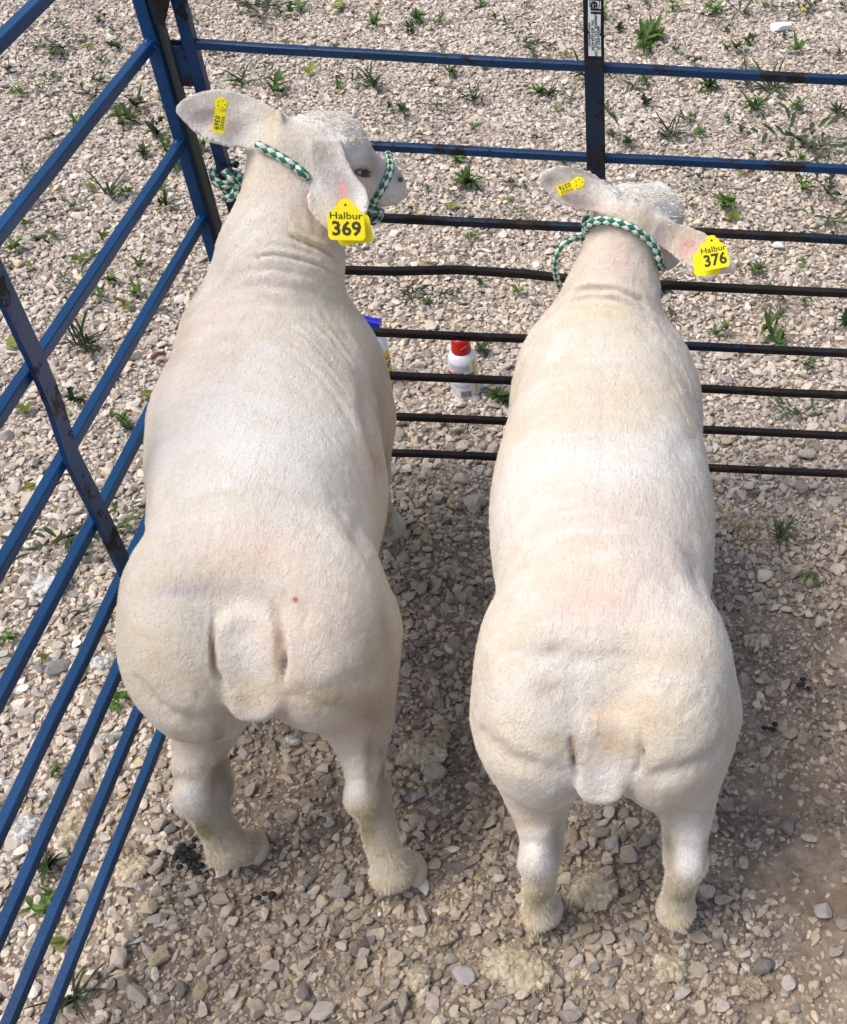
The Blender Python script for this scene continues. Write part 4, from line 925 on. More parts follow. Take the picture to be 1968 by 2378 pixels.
# ================================================================ face of the left sheep
ep = snap(BL, 746, 354, .0)
V, F = ball(ep+np.array([-.0045, .0020, -.0005]), .0100, (1.35, 1, .55)); eo = mesh_obj('eye', V, F, M_EYE, ls, smooth=True)
en = ep-np.array([0, 0, CAM_H]); en /= np.linalg.norm(en)
rim = []
for k in range(17):
    a = 2*math.pi*k/16; q = snap(BL, 746+16*math.cos(a), 354+(7.0 if math.sin(a) > 0 else 6.0)*math.sin(a)+2.0*math.cos(a), .0004)
    if q is not None: rim.append(q)
if len(rim) > 8:
    V, F, UV = tube(rim, .0017, sides=8, n=4); mesh_obj('eyelid', V, F, M_LID, ls, smooth=True)
np_ = snap(BL, 821, 368, .0)
if np_ is not None:
    V, F = ball(np_, .006, (.8, .9, .5)); mesh_obj('nostril', V, F, M_LID, ls, smooth=True)

# wool curls on the two polls
def curls(body_, pts, name, parent, col, seed, n_per=60, R=12):
    r = np.random.default_rng(seed); VV = []; FF = []
    for (x, y) in pts:
        for _ in range(n_per):
            p = snap(body_, x+r.normal(0, R), y+r.normal(0, R*.6), .001)
            if p is None: continue
            a0 = r.uniform(0, 6.28); s = r.uniform(.004, .009); d = np.array([math.cos(a0), math.sin(a0)*.6, .2]); up = np.array([0, -.25, 1.0]); q = p.copy(); o = len(VV); st = 5; w = .0007
            for k in range(st+1):
                t = k/st; c = p+d*s*t+up*(.003+.0045*math.sin(3*t+a0)*t)+np.array([math.sin(5*t+a0), math.cos(5*t+a0), 0])*.0016; sd = np.cross(d, up)*w*(1-t*.7); VV += [c-sd, c+sd]
            for k in range(st): FF.append((o+2*k, o+2*k+1, o+2*k+3, o+2*k+2))
    V = np.array(VV); o = mesh_obj(name, V, FF, M_HAIR, parent); c = np.tile(np.array(col), (len(V), 1))*np.random.default_rng(seed).uniform(.85, 1.1, (len(V), 1)); set_col(o, np.clip(c, 0, 1)); o['kind'] = 'stuff'
curls(BR, [(1262, 372), (1290, 372), (1320, 380), (1345, 392), (1370, 402), (1390, 420), (1398, 440), (1310, 400), (1350, 415), (1280, 395)], 'poll_wool', rs, (.74, .70, .62), 3, 45)
curls(BL, [(630, 224), (660, 222), (690, 228), (712, 242), (735, 262), (752, 285), (700, 260), (720, 285), (670, 245), (640, 240)], 'poll_wool', ls, (.74, .69, .60), 4, 45)

# ================================================================ bottles standing beyond the front panel
def lathe(prof, c, n=40, name='x', m=None, parent=None, smooth=True):
    V = []; F = []
    for r, z in prof:
        for k in range(n): V.append((c[0]+r*math.cos(2*math.pi*k/n), c[1]+r*math.sin(2*math.pi*k/n), c[2]+z))
    for i in range(len(prof)-1):
        for k in range(n): F.append((i*n+k, i*n+(k+1) % n, (i+1)*n+(k+1) % n, (i+1)*n+k))
    F.append(tuple(range(n-1, -1, -1))); F.append(tuple(range((len(prof)-1)*n, len(prof)*n)))
    return mesh_obj(name, V, F, m, parent, smooth=smooth)
def sleeve(c, r, z0, z1, a0, a1, m, parent, name, n=24, wave=0):
    V = []; F = []
    for i in range(n+1):
        a = math.radians(a0+(a1-a0)*i/n)
        for z, rr in ((z0, r), (z1, r), (z1, r+.0005), (z0, r+.0005)): V.append((c[0]+rr*math.cos(a), c[1]+rr*math.sin(a), c[2]+z+wave*math.sin(a*2)))
    for i in range(n):
        for k in range(4): F.append((i*4+k, i*4+(k+1) % 4, (i+1)*4+(k+1) % 4, (i+1)*4+k))
    F.append((0, 1, 2, 3)); F.append((n*4+3, n*4+2, n*4+1, n*4)); return mesh_obj(name, V, F, m, parent)
M_RED = plain('red_plastic', (.50, .018, .012), .35); M_REDL = plain('red_label', (.55, .022, .03), .45); M_BLUP = plain('blue_plastic', (.010, .012, .42), .3); M_YLB = plain('yellow_label', (.78, .60, .02), .45)
M_NAVY = plain('navy_label', (.012, .015, .16), .45); M_GREYP = plain('grey_print', (.36, .37, .40), .6)
bc = at_z(956, 809, .002); bc[1] += .008
b1 = empty('spray_bottle', bc); tag(b1, 'white bottle with red cap and barcode standing on gravel beyond the front panel', 'bottle', 'grooming bottles outside the pen')
lathe([(.0300, 0), (.0325, .003), (.0330, .010), (.0330, .128), (.0322, .140), (.0290, .152), (.0240, .160), (.0215, .163)], bc, name='bottle_body', m=M_WPL, parent=b1)
lathe([(.0215, .160), (.0222, .163), (.0222, .176), (.0212, .179), (.0208, .205), (.0190, .212), (.010, .216)], bc, name='cap', m=M_RED, parent=b1)
V, F = bar(bc+np.array([.004, -.022, .186]), bc+np.array([.017, -.014, .196]), .006, .004, bev=.001); mesh_obj('cap_tab', V, F, M_REDL, b1)
f0 = -93
sleeve(bc, .0331, .084, .104, f0-62, f0+70, M_REDL, b1, 'label_band')
sleeve(bc, .0331, .026, .148, f0+56, f0+72, M_YLB, b1, 'label_edge')
def wrap_text(s, c, r, z, a_mid, size, m, parent):
    wd = size*.56
    for i, ch in enumerate(s):
        if ch == ' ': continue
        a = math.radians(a_mid)+(i-(len(s)-1)/2)*wd/r; nrm = np.array([math.cos(a), math.sin(a), 0]); u = np.array([-math.sin(a), math.cos(a), 0])
        text(ch, np.array(c)+nrm*(r+.0007)+np.array([0, 0, z]), u, (0, 0, 1), size, m, parent, name='letter', off=.02)
wrap_text('ULTRA', bc, .0331, .1085, f0-6, .0085, M_NAVY, b1)
gl = []
for k, z in enumerate((.134, .1295, .125, .1205, .116)):
    for q in range(9):
        a = math.radians(f0-44+q*9.6+(k % 2)*3); nrm = np.array([math.cos(a), math.sin(a), 0]); u = np.array([-math.sin(a), math.cos(a), 0]); p = bc+nrm*.0333+np.array([0, 0, z]); gl.append(bar(p-u*.0024, p+u*.0022, .0003, .0016, bev=.0001))
for k, z in enumerate((.060, .056, .052)):
    for q in range(8):
        a = math.radians(f0-40+q*9.6); nrm = np.array([math.cos(a), math.sin(a), 0]); u = np.array([-math.sin(a), math.cos(a), 0]); p = bc+nrm*.0333+np.array([0, 0, z]); gl.append(bar(p-u*.0022, p+u*.0022, .0003, .0014, bev=.0001))
for z in (.040, .034, .029):
    for q in range(3):
        a = math.radians(f0-52+q*8); nrm = np.array([math.cos(a), math.sin(a), 0]); u = np.array([-math.sin(a), math.cos(a), 0]); p = bc+nrm*.0333+np.array([0, 0, z]); gl.append(bar(p-u*.0020, p+u*.0020, .0003, .0012, bev=.0001))
V, F = join(gl); mesh_obj('small_print', V, F, M_GREYP, b1)['kind'] = 'stuff'
bcode = []; a = f0-6.; rb_ = np.random.default_rng(1)
while a < f0+36:
    w = rb_.choice([.0006, .0010, .0015]); A = math.radians(a); nrm = np.array([math.cos(A), math.sin(A), 0]); p = bc+nrm*.0333; u = np.array([-math.sin(A), math.cos(A), 0])
    bcode.append(bar(p+np.array([0, 0, .016]), p+np.array([0, 0, .039]), w, .0003, up=nrm, bev=.0001)); a += math.degrees((w+rb_.choice([.0008, .0013]))/.0333)
V, F = join(bcode); mesh_obj('barcode', V, F, M_BLK, b1)
bc2 = at_z(781, 792, .002); bc2[1] += .01
b2 = empty('spray_bottle', bc2); tag(b2, 'yellow labelled bottle with blue trigger cap half hidden behind the left sheep', 'bottle', 'grooming bottles outside the pen')
lathe([(.0285, 0), (.0310, .003), (.0315, .010), (.0315, .128), (.0300, .142), (.0230, .158), (.0170, .168), (.0150, .176)], bc2, name='bottle_body', m=M_WPL, parent=b2)
lathe([(.0160, .174), (.0165, .178), (.0160, .196), (.0120, .204)], bc2, name='cap', m=M_BLUP, parent=b2)
V, F = bar(bc2+np.array([-.030, 0, .214]), bc2+np.array([.026, -.004, .205]), .020, .020, bev=.004); mesh_obj('spray_head', V, F, M_BLUP, b2)
sleeve(bc2, .0316, .012, .122, -160, 10, M_YLB, b2, 'label')
sleeve(bc2, .0322, .070, .086, -110, 8, M_NAVY, b2, 'label_band', wave=.003)
wrap_text('WU-SH', bc2, .0328, .076, -28, .012, M_WPL, b2)
wrap_text('SHOP', bc2, .0322, .100, -28, .012, M_REDL, b2)
gl = []
for z in (.056, .047, .036, .026):
    for q in range(3):
        a = math.radians(-50+q*22); nrm = np.array([math.cos(a), math.sin(a), 0]); u = np.array([-math.sin(a), math.cos(a), 0]); p = bc2+nrm*.0322+np.array([0, 0, z]); gl.append(bar(p-u*.005, p+u*.005, .0003, .0022, bev=.0001))
V, F = join(gl); mesh_obj('small_print', V, F, M_NAVY, b2)['kind'] = 'stuff'

for o_ in COL.objects:      # both bottles are short ones
    if o_.parent in (b1, b2):
        sc_ = Matrix.Diagonal((.98, .98, .74, 1)) if o_.parent is b1 else Matrix.Diagonal((.92, .92, .84, 1))
        if o_.type == 'MESH': o_.data.transform(sc_)
        else: o_.matrix_basis = sc_ @ o_.matrix_basis
# ---- wording: where a weed or stone stands, told by the nearest thing one can find
MARKS = [(1603, 60, 'the white quartz stone'), (1220, 60, 'the sticker on the upright'), (1466, 515, 'the big tag on the right sheep'), (1172, 380, 'the narrow tag on the right sheep'), (452, 236, 'the narrow tag on the left sheep'), (472, 382, 'the rope hitch on the corner post'), (375, 135, 'the hinge socket'), (815, 385, 'the nose of the left sheep'), (1320, 385, 'the head of the right sheep'),
         (1148, 540, 'the hanging loop of lead rope'), (948, 750, 'the red capped bottle'), (110, 1205, 'the large white wool tuft'), (1568, 1186, 'the rounded yellowish stone'), (948, 2010, 'the smooth bluish grey stone'), (1690, 1870, 'the large pointed grey slab'), (225, 405, 'the grassy tuft with a brown clod'), (510, 25, 'the largest dark weed patch'), (1215, 1832, 'the wide cream wool tuft'),
         (1095, 2010, 'the dirty white wool tuft'), (1541, 351, 'the dark red leaf above the second rail'), (1625, 285, 'the widest sprawling weed'), (1495, 425, 'the tall dark weed above the right ear'), (470, 1760, 'the left hind foot of the left sheep'), (810, 1820, 'the right hind foot of the left sheep'), (1113, 1890, 'the left hind foot of the right sheep'), (1385, 1880, 'the right hind foot of the right sheep'), (865, 1555, 'the biggest yellowish wool tuft'),
         (1598, 509, 'the pale square stone'), (62, 1712, 'the round white wool tuft'), (215, 1370, 'the smooth white wool scrap'), (1222, 133, 'the crossing of upright and first rail'), (0, 0, 'the top left corner'), (1738, 0, 'the top right corner'), (0, 2100, 'the bottom left corner'), (1738, 2100, 'the bottom right corner'), (170, 718, 'the fine grassy tuft'), (85, 740, 'the upper crossing on the flat upright'), (165, 1065, 'the lower crossing on the flat upright'), (1023, 1968, 'the rough pale stone'), (800, 1100, 'the forefoot of the left sheep')]
USED = set()
def place_words(x, y, pre=''):
    c = sorted(MARKS, key=lambda m: (m[0]-x)**2+(m[1]-y)**2)
    for mx, my, w in c[:12]:
        dx, dy = x-mx, y-my
        if dx*dx+dy*dy < 100: continue
        a = abs(dx) > 2.2*abs(dy); b_ = abs(dy) > 2.2*abs(dx)
        r = ('right of' if dx > 0 else 'left of') if a else ('below' if dy > 0 else 'above') if b_ else ('below and right of' if dy > 0 and dx > 0 else 'below and left of' if dy > 0 else 'above and right of' if dx > 0 else 'above and left of')
        s = r+' '+w
        if pre+s not in USED: USED.add(pre+s); return s
    for i in range(9):
        for j in range(i+1, 10):
            a_, b2_ = np.array(c[i][:2])-(x, y), np.array(c[j][:2])-(x, y)
            if a_@b2_ < -.6*np.linalg.norm(a_)*np.linalg.norm(b2_):
                s = 'between '+c[i][2]+' and '+c[j][2]
                if pre+s not in USED and len((pre+' '+s).split()) <= 16: USED.add(pre+s); return s
    return None
# ================================================================ weeds: every rosette a plant of its own
def weed_mesh(seed, kind, m):
    r = np.random.default_rng(seed); V = []; F = []
    def leaf(base, az, L, w, lift, curl, n=5):
        d = np.array([math.cos(az), math.sin(az), 0]); s = np.array([-math.sin(az), math.cos(az), 0]); o = len(V)
        for i in range(n+1):
            t = i/n; c = base+d*L*t*(1-.15*t)+np.array([0, 0, 1])*(lift*L*t-curl*L*t*t); ww = w*math.sin(math.pi*min(1, .12+t*.88))**.8*(1-.1*t)
            V.extend([c-s*ww/2+np.array([0, 0, ww*.25]), c, c+s*ww/2+np.array([0, 0, ww*.25])])
        for i in range(n):
            a = o+3*i; F.append((a, a+1, a+4, a+3)); F.append((a+1, a+2, a+5, a+4))
    if kind == 0:      # rosette of narrow leaves
        for c_ in range(int(r.integers(1, 5))):
            o_ = np.array([r.normal(0, .011), r.normal(0, .011), r.uniform(0, .006)])*(c_ > 0); sz = r.uniform(.5, 1.05) if c_ else 1
            for k in range(int(r.integers(5, 12))): leaf(o_+[0, 0, .002], r.uniform(0, 6.28), r.uniform(.35, 1)*.030*sz, .0058*r.uniform(.6, 1.3), r.uniform(.1, 1.5), r.uniform(.1, .9))
    elif kind == 1:    # sprawling, ragged stems with small leaves
        for s_ in range(int(r.integers(5, 8))):
            az = r.uniform(0, 6.28); d = np.array([math.cos(az), math.sin(az), 0])
            for j in range(6): leaf(d*.008*j+np.array([0, 0, .004+.002*j]), az+r.uniform(-1.2, 1.2), r.uniform(.008, .017), .0042, r.uniform(.1, .8), .3, 3)
    elif kind == 2:    # grassy tuft
        for k in range(int(r.integers(16, 26))): leaf(np.array([r.normal(0, .004), r.normal(0, .004), 0]), r.uniform(0, 6.28), r.uniform(.02, .042), .0028, r.uniform(.4, 1.6), r.uniform(.3, .8), 4)
    else:              # few broad leaves
        for k in range(int(r.integers(3, 6))): leaf(np.zeros(3), r.uniform(0, 6.28), r.uniform(.016, .028), .013, r.uniform(.2, .7), .3)
    me = bpy.data.meshes.new('weed'); me.from_pydata([tuple(map(float, v)) for v in V], [], F); me.update(); me.materials.append(m)
    me.polygons.foreach_set('use_smooth', np.ones(len(me.polygons), bool)); return me
WM = {0: [weed_mesh(k, 0, (M_LEAF, M_LEAF, M_LEAFD)[k % 3]) for k in range(14)], 1: [weed_mesh(20+k, 1, M_LEAFD) for k in range(9)], 2: [weed_mesh(40+k, 2, M_LEAFD) for k in range(6)], 3: [weed_mesh(60+k, 3, M_LEAFY) for k in range(3)]}
WEEDS = [  # x, y, size, kind, own label or None
 (135, 103, 1.5, 1, 'dark sprawling weed just left of the first gap between panel rails'), (250, 220, 1.2, 1, None), (285, 215, 1.1, 0, None), (185, 200, 1.5, 1, 'dark trailing weed with a dry brown stalk near the top left rail'), (265, 250, 1.2, 0, None), (328, 280, 1.3, 0, None), (360, 350, 1.2, 0, None), (340, 315, .9, 0, None), (225, 405, 1.7, 2, 'grassy grey-green tuft beside a dry brown clod'), (345, 435, 1.0, 0, None), (165, 545, .9, 3, None), (190, 545, 1.1, 0, None), (30, 520, 1.1, 0, None), (297, 320, .7, 0, None), (415, 315, 1.0, 0, None),
 (210, 620, .9, 0, None), (260, 635, .8, 3, None), (170, 718, 1.6, 2, 'fine grassy tuft framed between the second and third left rails'), (18, 712, 1.1, 3, None), (165, 823, .9, 0, None), (290, 815, 1.3, 3, 'yellow-green leafy weed close to the left flank of the left sheep'), (258, 865, .8, 0, None), (55, 840, .9, 3, None), (245, 1090, 1.6, 1, 'dark low weed in the shade between the left sheep and the flat upright'), (140, 1105, 1.5, 1, None), (178, 1265, 1.1, 0, None), (25, 1315, .8, 0, None), (100, 1350, .7, 3, None), (250, 1440, .7, 0, None), (240, 1405, .7, 0, None), (115, 1780, 1.0, 0, None), (100, 1860, .8, 0, None), (140, 1935, .8, 3, None), (160, 2050, 1.2, 2, None), (120, 1585, .7, 0, None), (10, 1680, .9, 1, None), (265, 885, .7, 0, None), (55, 1000, .6, 3, None),
 (510, 25, 2.3, 1, 'largest dark weed patch at the top edge left of centre'), (535, 45, 1.4, 1, None), (770, 55, 1.3, 0, None), (855, 45, 1.1, 0, None), (840, 62, .8, 0, None), (700, 15, 1.0, 3, None), (500, 170, 1.2, 2, None), (565, 190, 1.2, 0, None), (637, 150, .9, 3, None), (765, 182, 1.4, 2, None), (725, 172, .9, 1, None), (825, 232, 1.1, 0, None), (890, 218, 1.0, 1, None), (925, 155, 1.1, 0, None), (972, 205, 1.2, 2, None), (905, 105, .9, 0, None), (940, 330, 1.0, 0, None), (960, 380, 1.3, 0, None), (928, 430, .9, 3, None), (970, 490, .8, 0, None), (1075, 95, 1.4, 1, None), (1070, 440, .8, 1, None), (1103, 190, .9, 0, None), (1130, 190, .8, 0, None), (985, 10, .9, 0, None), (620, 20, .9, 0, None), (1010, 48, .8, 0, None),
 (1195, 155, 1.4, 0, None), (1255, 160, 1.2, 1, None), (1250, 235, 1.2, 0, None), (1320, 85, 1.5, 0, 'tallest bright green weed right of the flat upright near the top'), (1345, 75, 1.3, 0, None), (1320, 105, 1.2, 0, None), (1380, 15, 1.1, 0, None), (1450, 40, 1.2, 1, None), (1465, 22, 1.0, 0, None), (1520, 30, 1.3, 2, None), (1590, 25, 1.5, 1, None), (1665, 25, 1.4, 1, 'ragged dark weed with a yellow bloom right of the quartz'), (1510, 105, 1.1, 0, None), (1545, 85, .8, 0, None), (1635, 110, 1.0, 0, None), (1715, 125, 1.2, 1, None), (1300, 175, .9, 2, None), (1325, 168, .9, 0, None), (1455, 180, 1.2, 0, None), (1535, 180, 1.3, 2, None), (1580, 190, 1.5, 2, None), (1325, 215, .8, 0, None), (1550, 232, 1.5, 0, 'star shaped green rosette between the two upper rails at the right'), (1720, 240, 1.2, 0, None), (1625, 285, 2.1, 1, 'widest spreading weed at the right under the first rail'), (1670, 312, 1.5, 1, None), (1375, 290, 1.3, 2, None), (1285, 300, 1.0, 0, None), (1435, 375, 1.2, 1, None), (1495, 425, 1.6, 0, 'tall dark weed directly above the ear tag 376'), (1510, 455, 1.1, 3, None), (1700, 408, 1.6, 1, None), (1700, 455, 1.5, 1, None), (1650, 390, .9, 0, None),
 (1365, 660, 1.3, 0, None), (1350, 605, 1.1, 0, None), (1585, 700, 1.3, 0, None), (1520, 735, .9, 3, None), (1610, 625, 1.0, 1, None), (1640, 865, 1.1, 1, None), (830, 610, .9, 1, None), (905, 605, .9, 1, None), (880, 545, .7, 3, None), (1025, 825, 1.1, 0, None), (965, 880, .7, 0, None), (905, 880, .7, 3, None), (1030, 990, .8, 1, None), (1600, 1110, .9, 2, 'thin trampled grass tuft inside the pen right of the right sheep'), (1665, 1190, .7, 0, None), (985, 720, .8, 0, None), (1480, 690, .7, 0, None), (1560, 560, .8, 0, None), (1735, 670, 1.0, 0, None), (1420, 430, .6, 3, None), (1650, 760, .7, 0, None)]
wr = random.Random(4)
TAKEN = [(w[0], w[1]) for w in WEEDS]; N_BIG = len(WEEDS)
while len(WEEDS) < 235:      # the many tiny sprigs between the larger weeds, thickest beyond the front panel
    x = wr.uniform(5, 1733); y = wr.uniform(5, 640) if wr.random() < .85 else wr.uniform(640, 1500)
    if y > 640 and x > 230 - (y-640)*.12 and not (x > 1500 and y < 900): continue
    if 350 < x < 860 and 190 < y: continue
    if 1090 < x < 1510 and y > 340: continue
    if min((x-a)**2+(y-b)**2 for a, b in TAKEN) < 26**2: continue
    TAKEN.append((x, y)); WEEDS.append((x, y, wr.uniform(.45, .85), wr.choice([0, 0, 0, 1, 3]), None))
WGEN = {0: 'green rosette weed', 1: 'dark sprawling weed', 2: 'fine grassy tuft', 3: 'yellow-green broad leaved weed'}
WG = {0: 'rosette weeds in the gravel', 1: 'sprawling weeds in the gravel', 2: 'grassy tufts in the gravel', 3: 'broad leaved weeds in the gravel'}
for i, (x, y, s, k, lab) in enumerate(WEEDS):
    p = at_z(x, y, .004); ms = WM[k]; o = bpy.data.objects.new('weed', ms[i % len(ms)]); COL.objects.link(o)
    p[2] = gh(p[None])[0]+.010; f = .92+.10*p[1]; o.location = p; o.scale = (s*f*1.26*wr.uniform(.8, 1.2), s*f*1.26, s*f*1.15); o.rotation_euler = (wr.uniform(-.35, .35), wr.uniform(-.35, .35), wr.uniform(0, 6.28))
    g_ = ('tiny ' if i >= N_BIG else '')+{0: 'green rosette', 1: 'dark sprawling weed', 2: 'fine grassy tuft', 3: 'yellowish weed'}[k]
    tag(o, lab or g_+' '+(place_words(x, y, g_) or 'on the gravel'), 'weed', WG[k])
# yellow bloom, red leaf scraps, dry stalks
def scrap(name, x, y, L, w, col, label, cat, az=0, z=.02, arc=.006):
    c = at_z(x, y, z); c[2] = gh(c[None])[0]+z; d = np.array([math.cos(az), math.sin(az), 0])
    P = [c+d*L*t+np.array([0, 0, arc*math.sin(math.pi*(t+.5))])+np.array([-d[1], d[0], 0])*.05*L*math.sin(4*t) for t in np.linspace(-.5, .5, 7)]; V, F, UV = tube(P, w, sides=7, n=3)
    V = [v for v in V]; o = mesh_obj(name, V, F, plain(name+'_tint', col, .8)); pivot(o, c); tag(o, label, cat); return o
scrap('dry_stalk', 215, 207, .19, .0016, (.36, .27, .17), 'long dry stalk lying across the gravel near the upper left rails', 'dry stalk', .12, .024)
scrap('dry_stalk', 1620, 255, .14, .0014, (.34, .28, .20), 'dry stalk slanting across bright gravel below the first rail', 'dry stalk', .7, .022)
scrap('dry_stalk', 90, 935, .07, .0012, (.44, .36, .26), 'short dry stalk left of the flat upright of the blue panel', 'dry stalk', -.15, .02)
scrap('red_leaf', 1541, 351, .020, .0055, (.17, .035, .035), 'small dark red leaf on gravel just above the second rail', 'leaf', .4, .016, .004)
scrap('red_leaf', 1158, 727, .022, .0050, (.13, .018, .024), 'small maroon leaf beyond the panel between the sheep', 'leaf', 1.4, .016, .004)
scrap('red_leaf', 325, 730, .030, .0050, (.15, .06, .045), 'curled reddish leaf between two blue rails left of the sheep', 'leaf', .5, .016, .006)
scrap('yellow_bloom', 1648, 20, .014, .0060, (.75, .42, .02), 'tiny orange-yellow bloom beside the ragged weed at top right', 'flower', .2, .026, .002)

# ================================================================ single stones that stand out
def big_stone(x, y, rpx, col, label, seed, asp=(1, .8, .55), rough=.8, name='stone', z=None, az=None, bright=0):
    p = at_z(x, y, 0); dist = np.linalg.norm(p-np.array([0, 0, CAM_H])); r = rpx*dist/(FOC*.8831); m, n, l, b = mat(name+'_rock')
    pos = N(n, 'ShaderNodeNewGeometry').outputs['Position']; rp = ramp(n, [(.28, tuple(c*.70 for c in col)), (.5, col), (.75, tuple(min(.85, c*1.14) for c in col))]); l.new(noise(n, l, pos, 90, 5, .7), rp.inputs[0]); l.new(rp.outputs[0], b.inputs['Base Color'])
    b.inputs['Roughness'].default_value = rough; l.new(bump(n, l, noise(n, l, pos, 260, 4, .7), .5, .002), b.inputs['Normal'])
    me_ = rock_mesh(seed, flat=1, cuts=9, mat=m); o = bpy.data.objects.new(name, me_); COL.objects.link(o)
    o.scale = (r*asp[0], r*asp[1]/.8, r*asp[2]); p[2] = gh(p[None])[0]+(r*asp[2]*.55 if z is None else z); o.location = p; o.rotation_euler = (.1*math.sin(seed), .12*math.cos(seed), seed*1.3 if az is None else az)
    tag(o, label, 'stone', 'single larger stones'); return o
STONES = [(1603, 60, 23, (.78, .78, .77), 'bright white quartz stone near the top right corner', 901, (1, 1, .4)), (1598, 509, 15, (.62, .64, .66), 'pale square stone below the third rail on the right', 902, (1, .9, .5)),
 (1568, 1186, 19, (.58, .52, .38), 'rounded yellowish stone inside the pen right of the right sheep', 903, (.9, 1, .6)), (945, 1232, 13, (.44, .40, .37), 'flat oval stone between the two sheep above the wool tufts', 904, (1, .9, .5)), (940, 1190, 12, (.40, .37, .34), None, 905, (1, .9, .6)),
 (1690, 1870, 27, (.36, .34, .33), 'large grey slab with a pointed top at lower right', 906, (.7, 1.2, .5)), (1255, 1722, 15, (.36, .35, .36), None, 907, (1.3, .9, .6)), (1228, 1670, 15, (.33, .32, .34), 'grey lump directly below the tail of the right sheep', 908, (1.1, .8, .6)), (1262, 1652+85, 13, (.30, .30, .31), None, 909, (.9, 1.1, .6)), (1218, 1720, 20, (.42, .39, .36), 'pale angular stone between the hind legs of the right sheep', 910, (1.2, .8, .5)),
 (948, 2010, 26, (.36, .37, .40), 'smooth bluish grey stone low in the middle of the picture', 911, (1, .9, .5)), (1023, 1968, 26, (.52, .49, .46), 'rough pale stone just below the feet between the sheep', 912, (1, 1, .6)), (1022, 1805, 15, (.50, .47, .44), None, 913, (1, 1, .6)), (940, 1880, 14, (.40, .36, .35), None, 914, (1, .9, .6)),
 (870, 1822, 17, (.70, .66, .60), 'white wedge shaped stone right of the hind foot of the left sheep', 915, (1.3, .7, .5)), (930, 1745, 14, (.62, .56, .50), 'cream stone level with the hind feet between the sheep', 916, (1.2, .9, .6)), (745, 1965, 18, (.38, .36, .36), None, 917, (.8, 1.1, .5)), (705, 1940, 15, (.46, .43, .40), None, 918, (1, .8, .5)),
 (250, 1975, 21, (.40, .37, .34), None, 919, (1, 1, .5)), (285, 2045, 26, (.40, .37, .34), 'broad flat stone at lower left beside the bottom blue rail', 920, (1.1, .8, .5)), (325, 1890, 17, (.38, .36, .35), None, 921, (1.2, .8, .5)), (360, 1905, 16, (.42, .40, .38), None, 922, (.7, 1.2, .5)), (270, 1822, 19, (.42, .39, .37), None, 923, (1.1, .9, .6)), (325, 1785, 18, (.44, .41, .38), None, 924, (1, .9, .6)),
 (860, 1715, 14, (.32, .31, .33), None, 925, (1, 1, .5)), (855, 1635, 17, (.34, .33, .35), None, 926, (1.2, .9, .5)), (600, 1890, 14, (.42, .38, .35), None, 927, (1, .9, .5)), (780, 1877, 7, (.80, .80, .80), 'thin bright white splinter of stone left of the right sheep', 928, (.6, 1.3, .5)), (660, 2080, 22, (.40, .38, .36), None, 929, (1, .9, .5)), (890, 2060, 20, (.46, .42, .38), None, 930, (1, .9, .5)), (560, 1985, 18, (.38, .36, .34), None, 931, (1, .9, .5)),
 (1400, 2040, 17, (.38, .36, .35), None, 932, (1, 1, .5)), (1530, 1960, 15, (.46, .43, .40), None, 933, (1, .8, .5)), (1620, 2020, 16, (.40, .38, .37), None, 934, (1, 1, .5)), (1170, 2075, 17, (.36, .34, .34), None, 935, (1, .9, .5)), (1560, 1510, 14, (.38, .36, .34), None, 936, (1, .9, .5)), (1480, 2065, 14, (.44, .40, .38), None, 937, (1, .9, .5)), (55, 1505, 14, (.52, .49, .46), None, 938, (1.4, .8, .6)), (800, 1545+30, 12, (.44, .42, .40), None, 939, (1, .9, .5)), (30, 1505, 12, (.36, .35, .36), None, 940, (1, 1, .7)), (1310, 1900, 14, (.36, .34, .33), None, 941, (1, 1, .6))]
for x, y, r, col, lab, sd_, asp in STONES:
    if max(col) < .56: col = (col[0]*1.02, col[1]*.94, col[2]*.86)
    if col[2] > col[0] and max(col) < .5: col = (col[0], col[0]*.97, col[0]*.95)
    big_stone(x, y, r*.92, col, lab or ('grey-brown' if col[0] < .41 else 'pale tan')+' larger stone '+(place_words(x, y) or 'in the gravel'), sd_, asp)

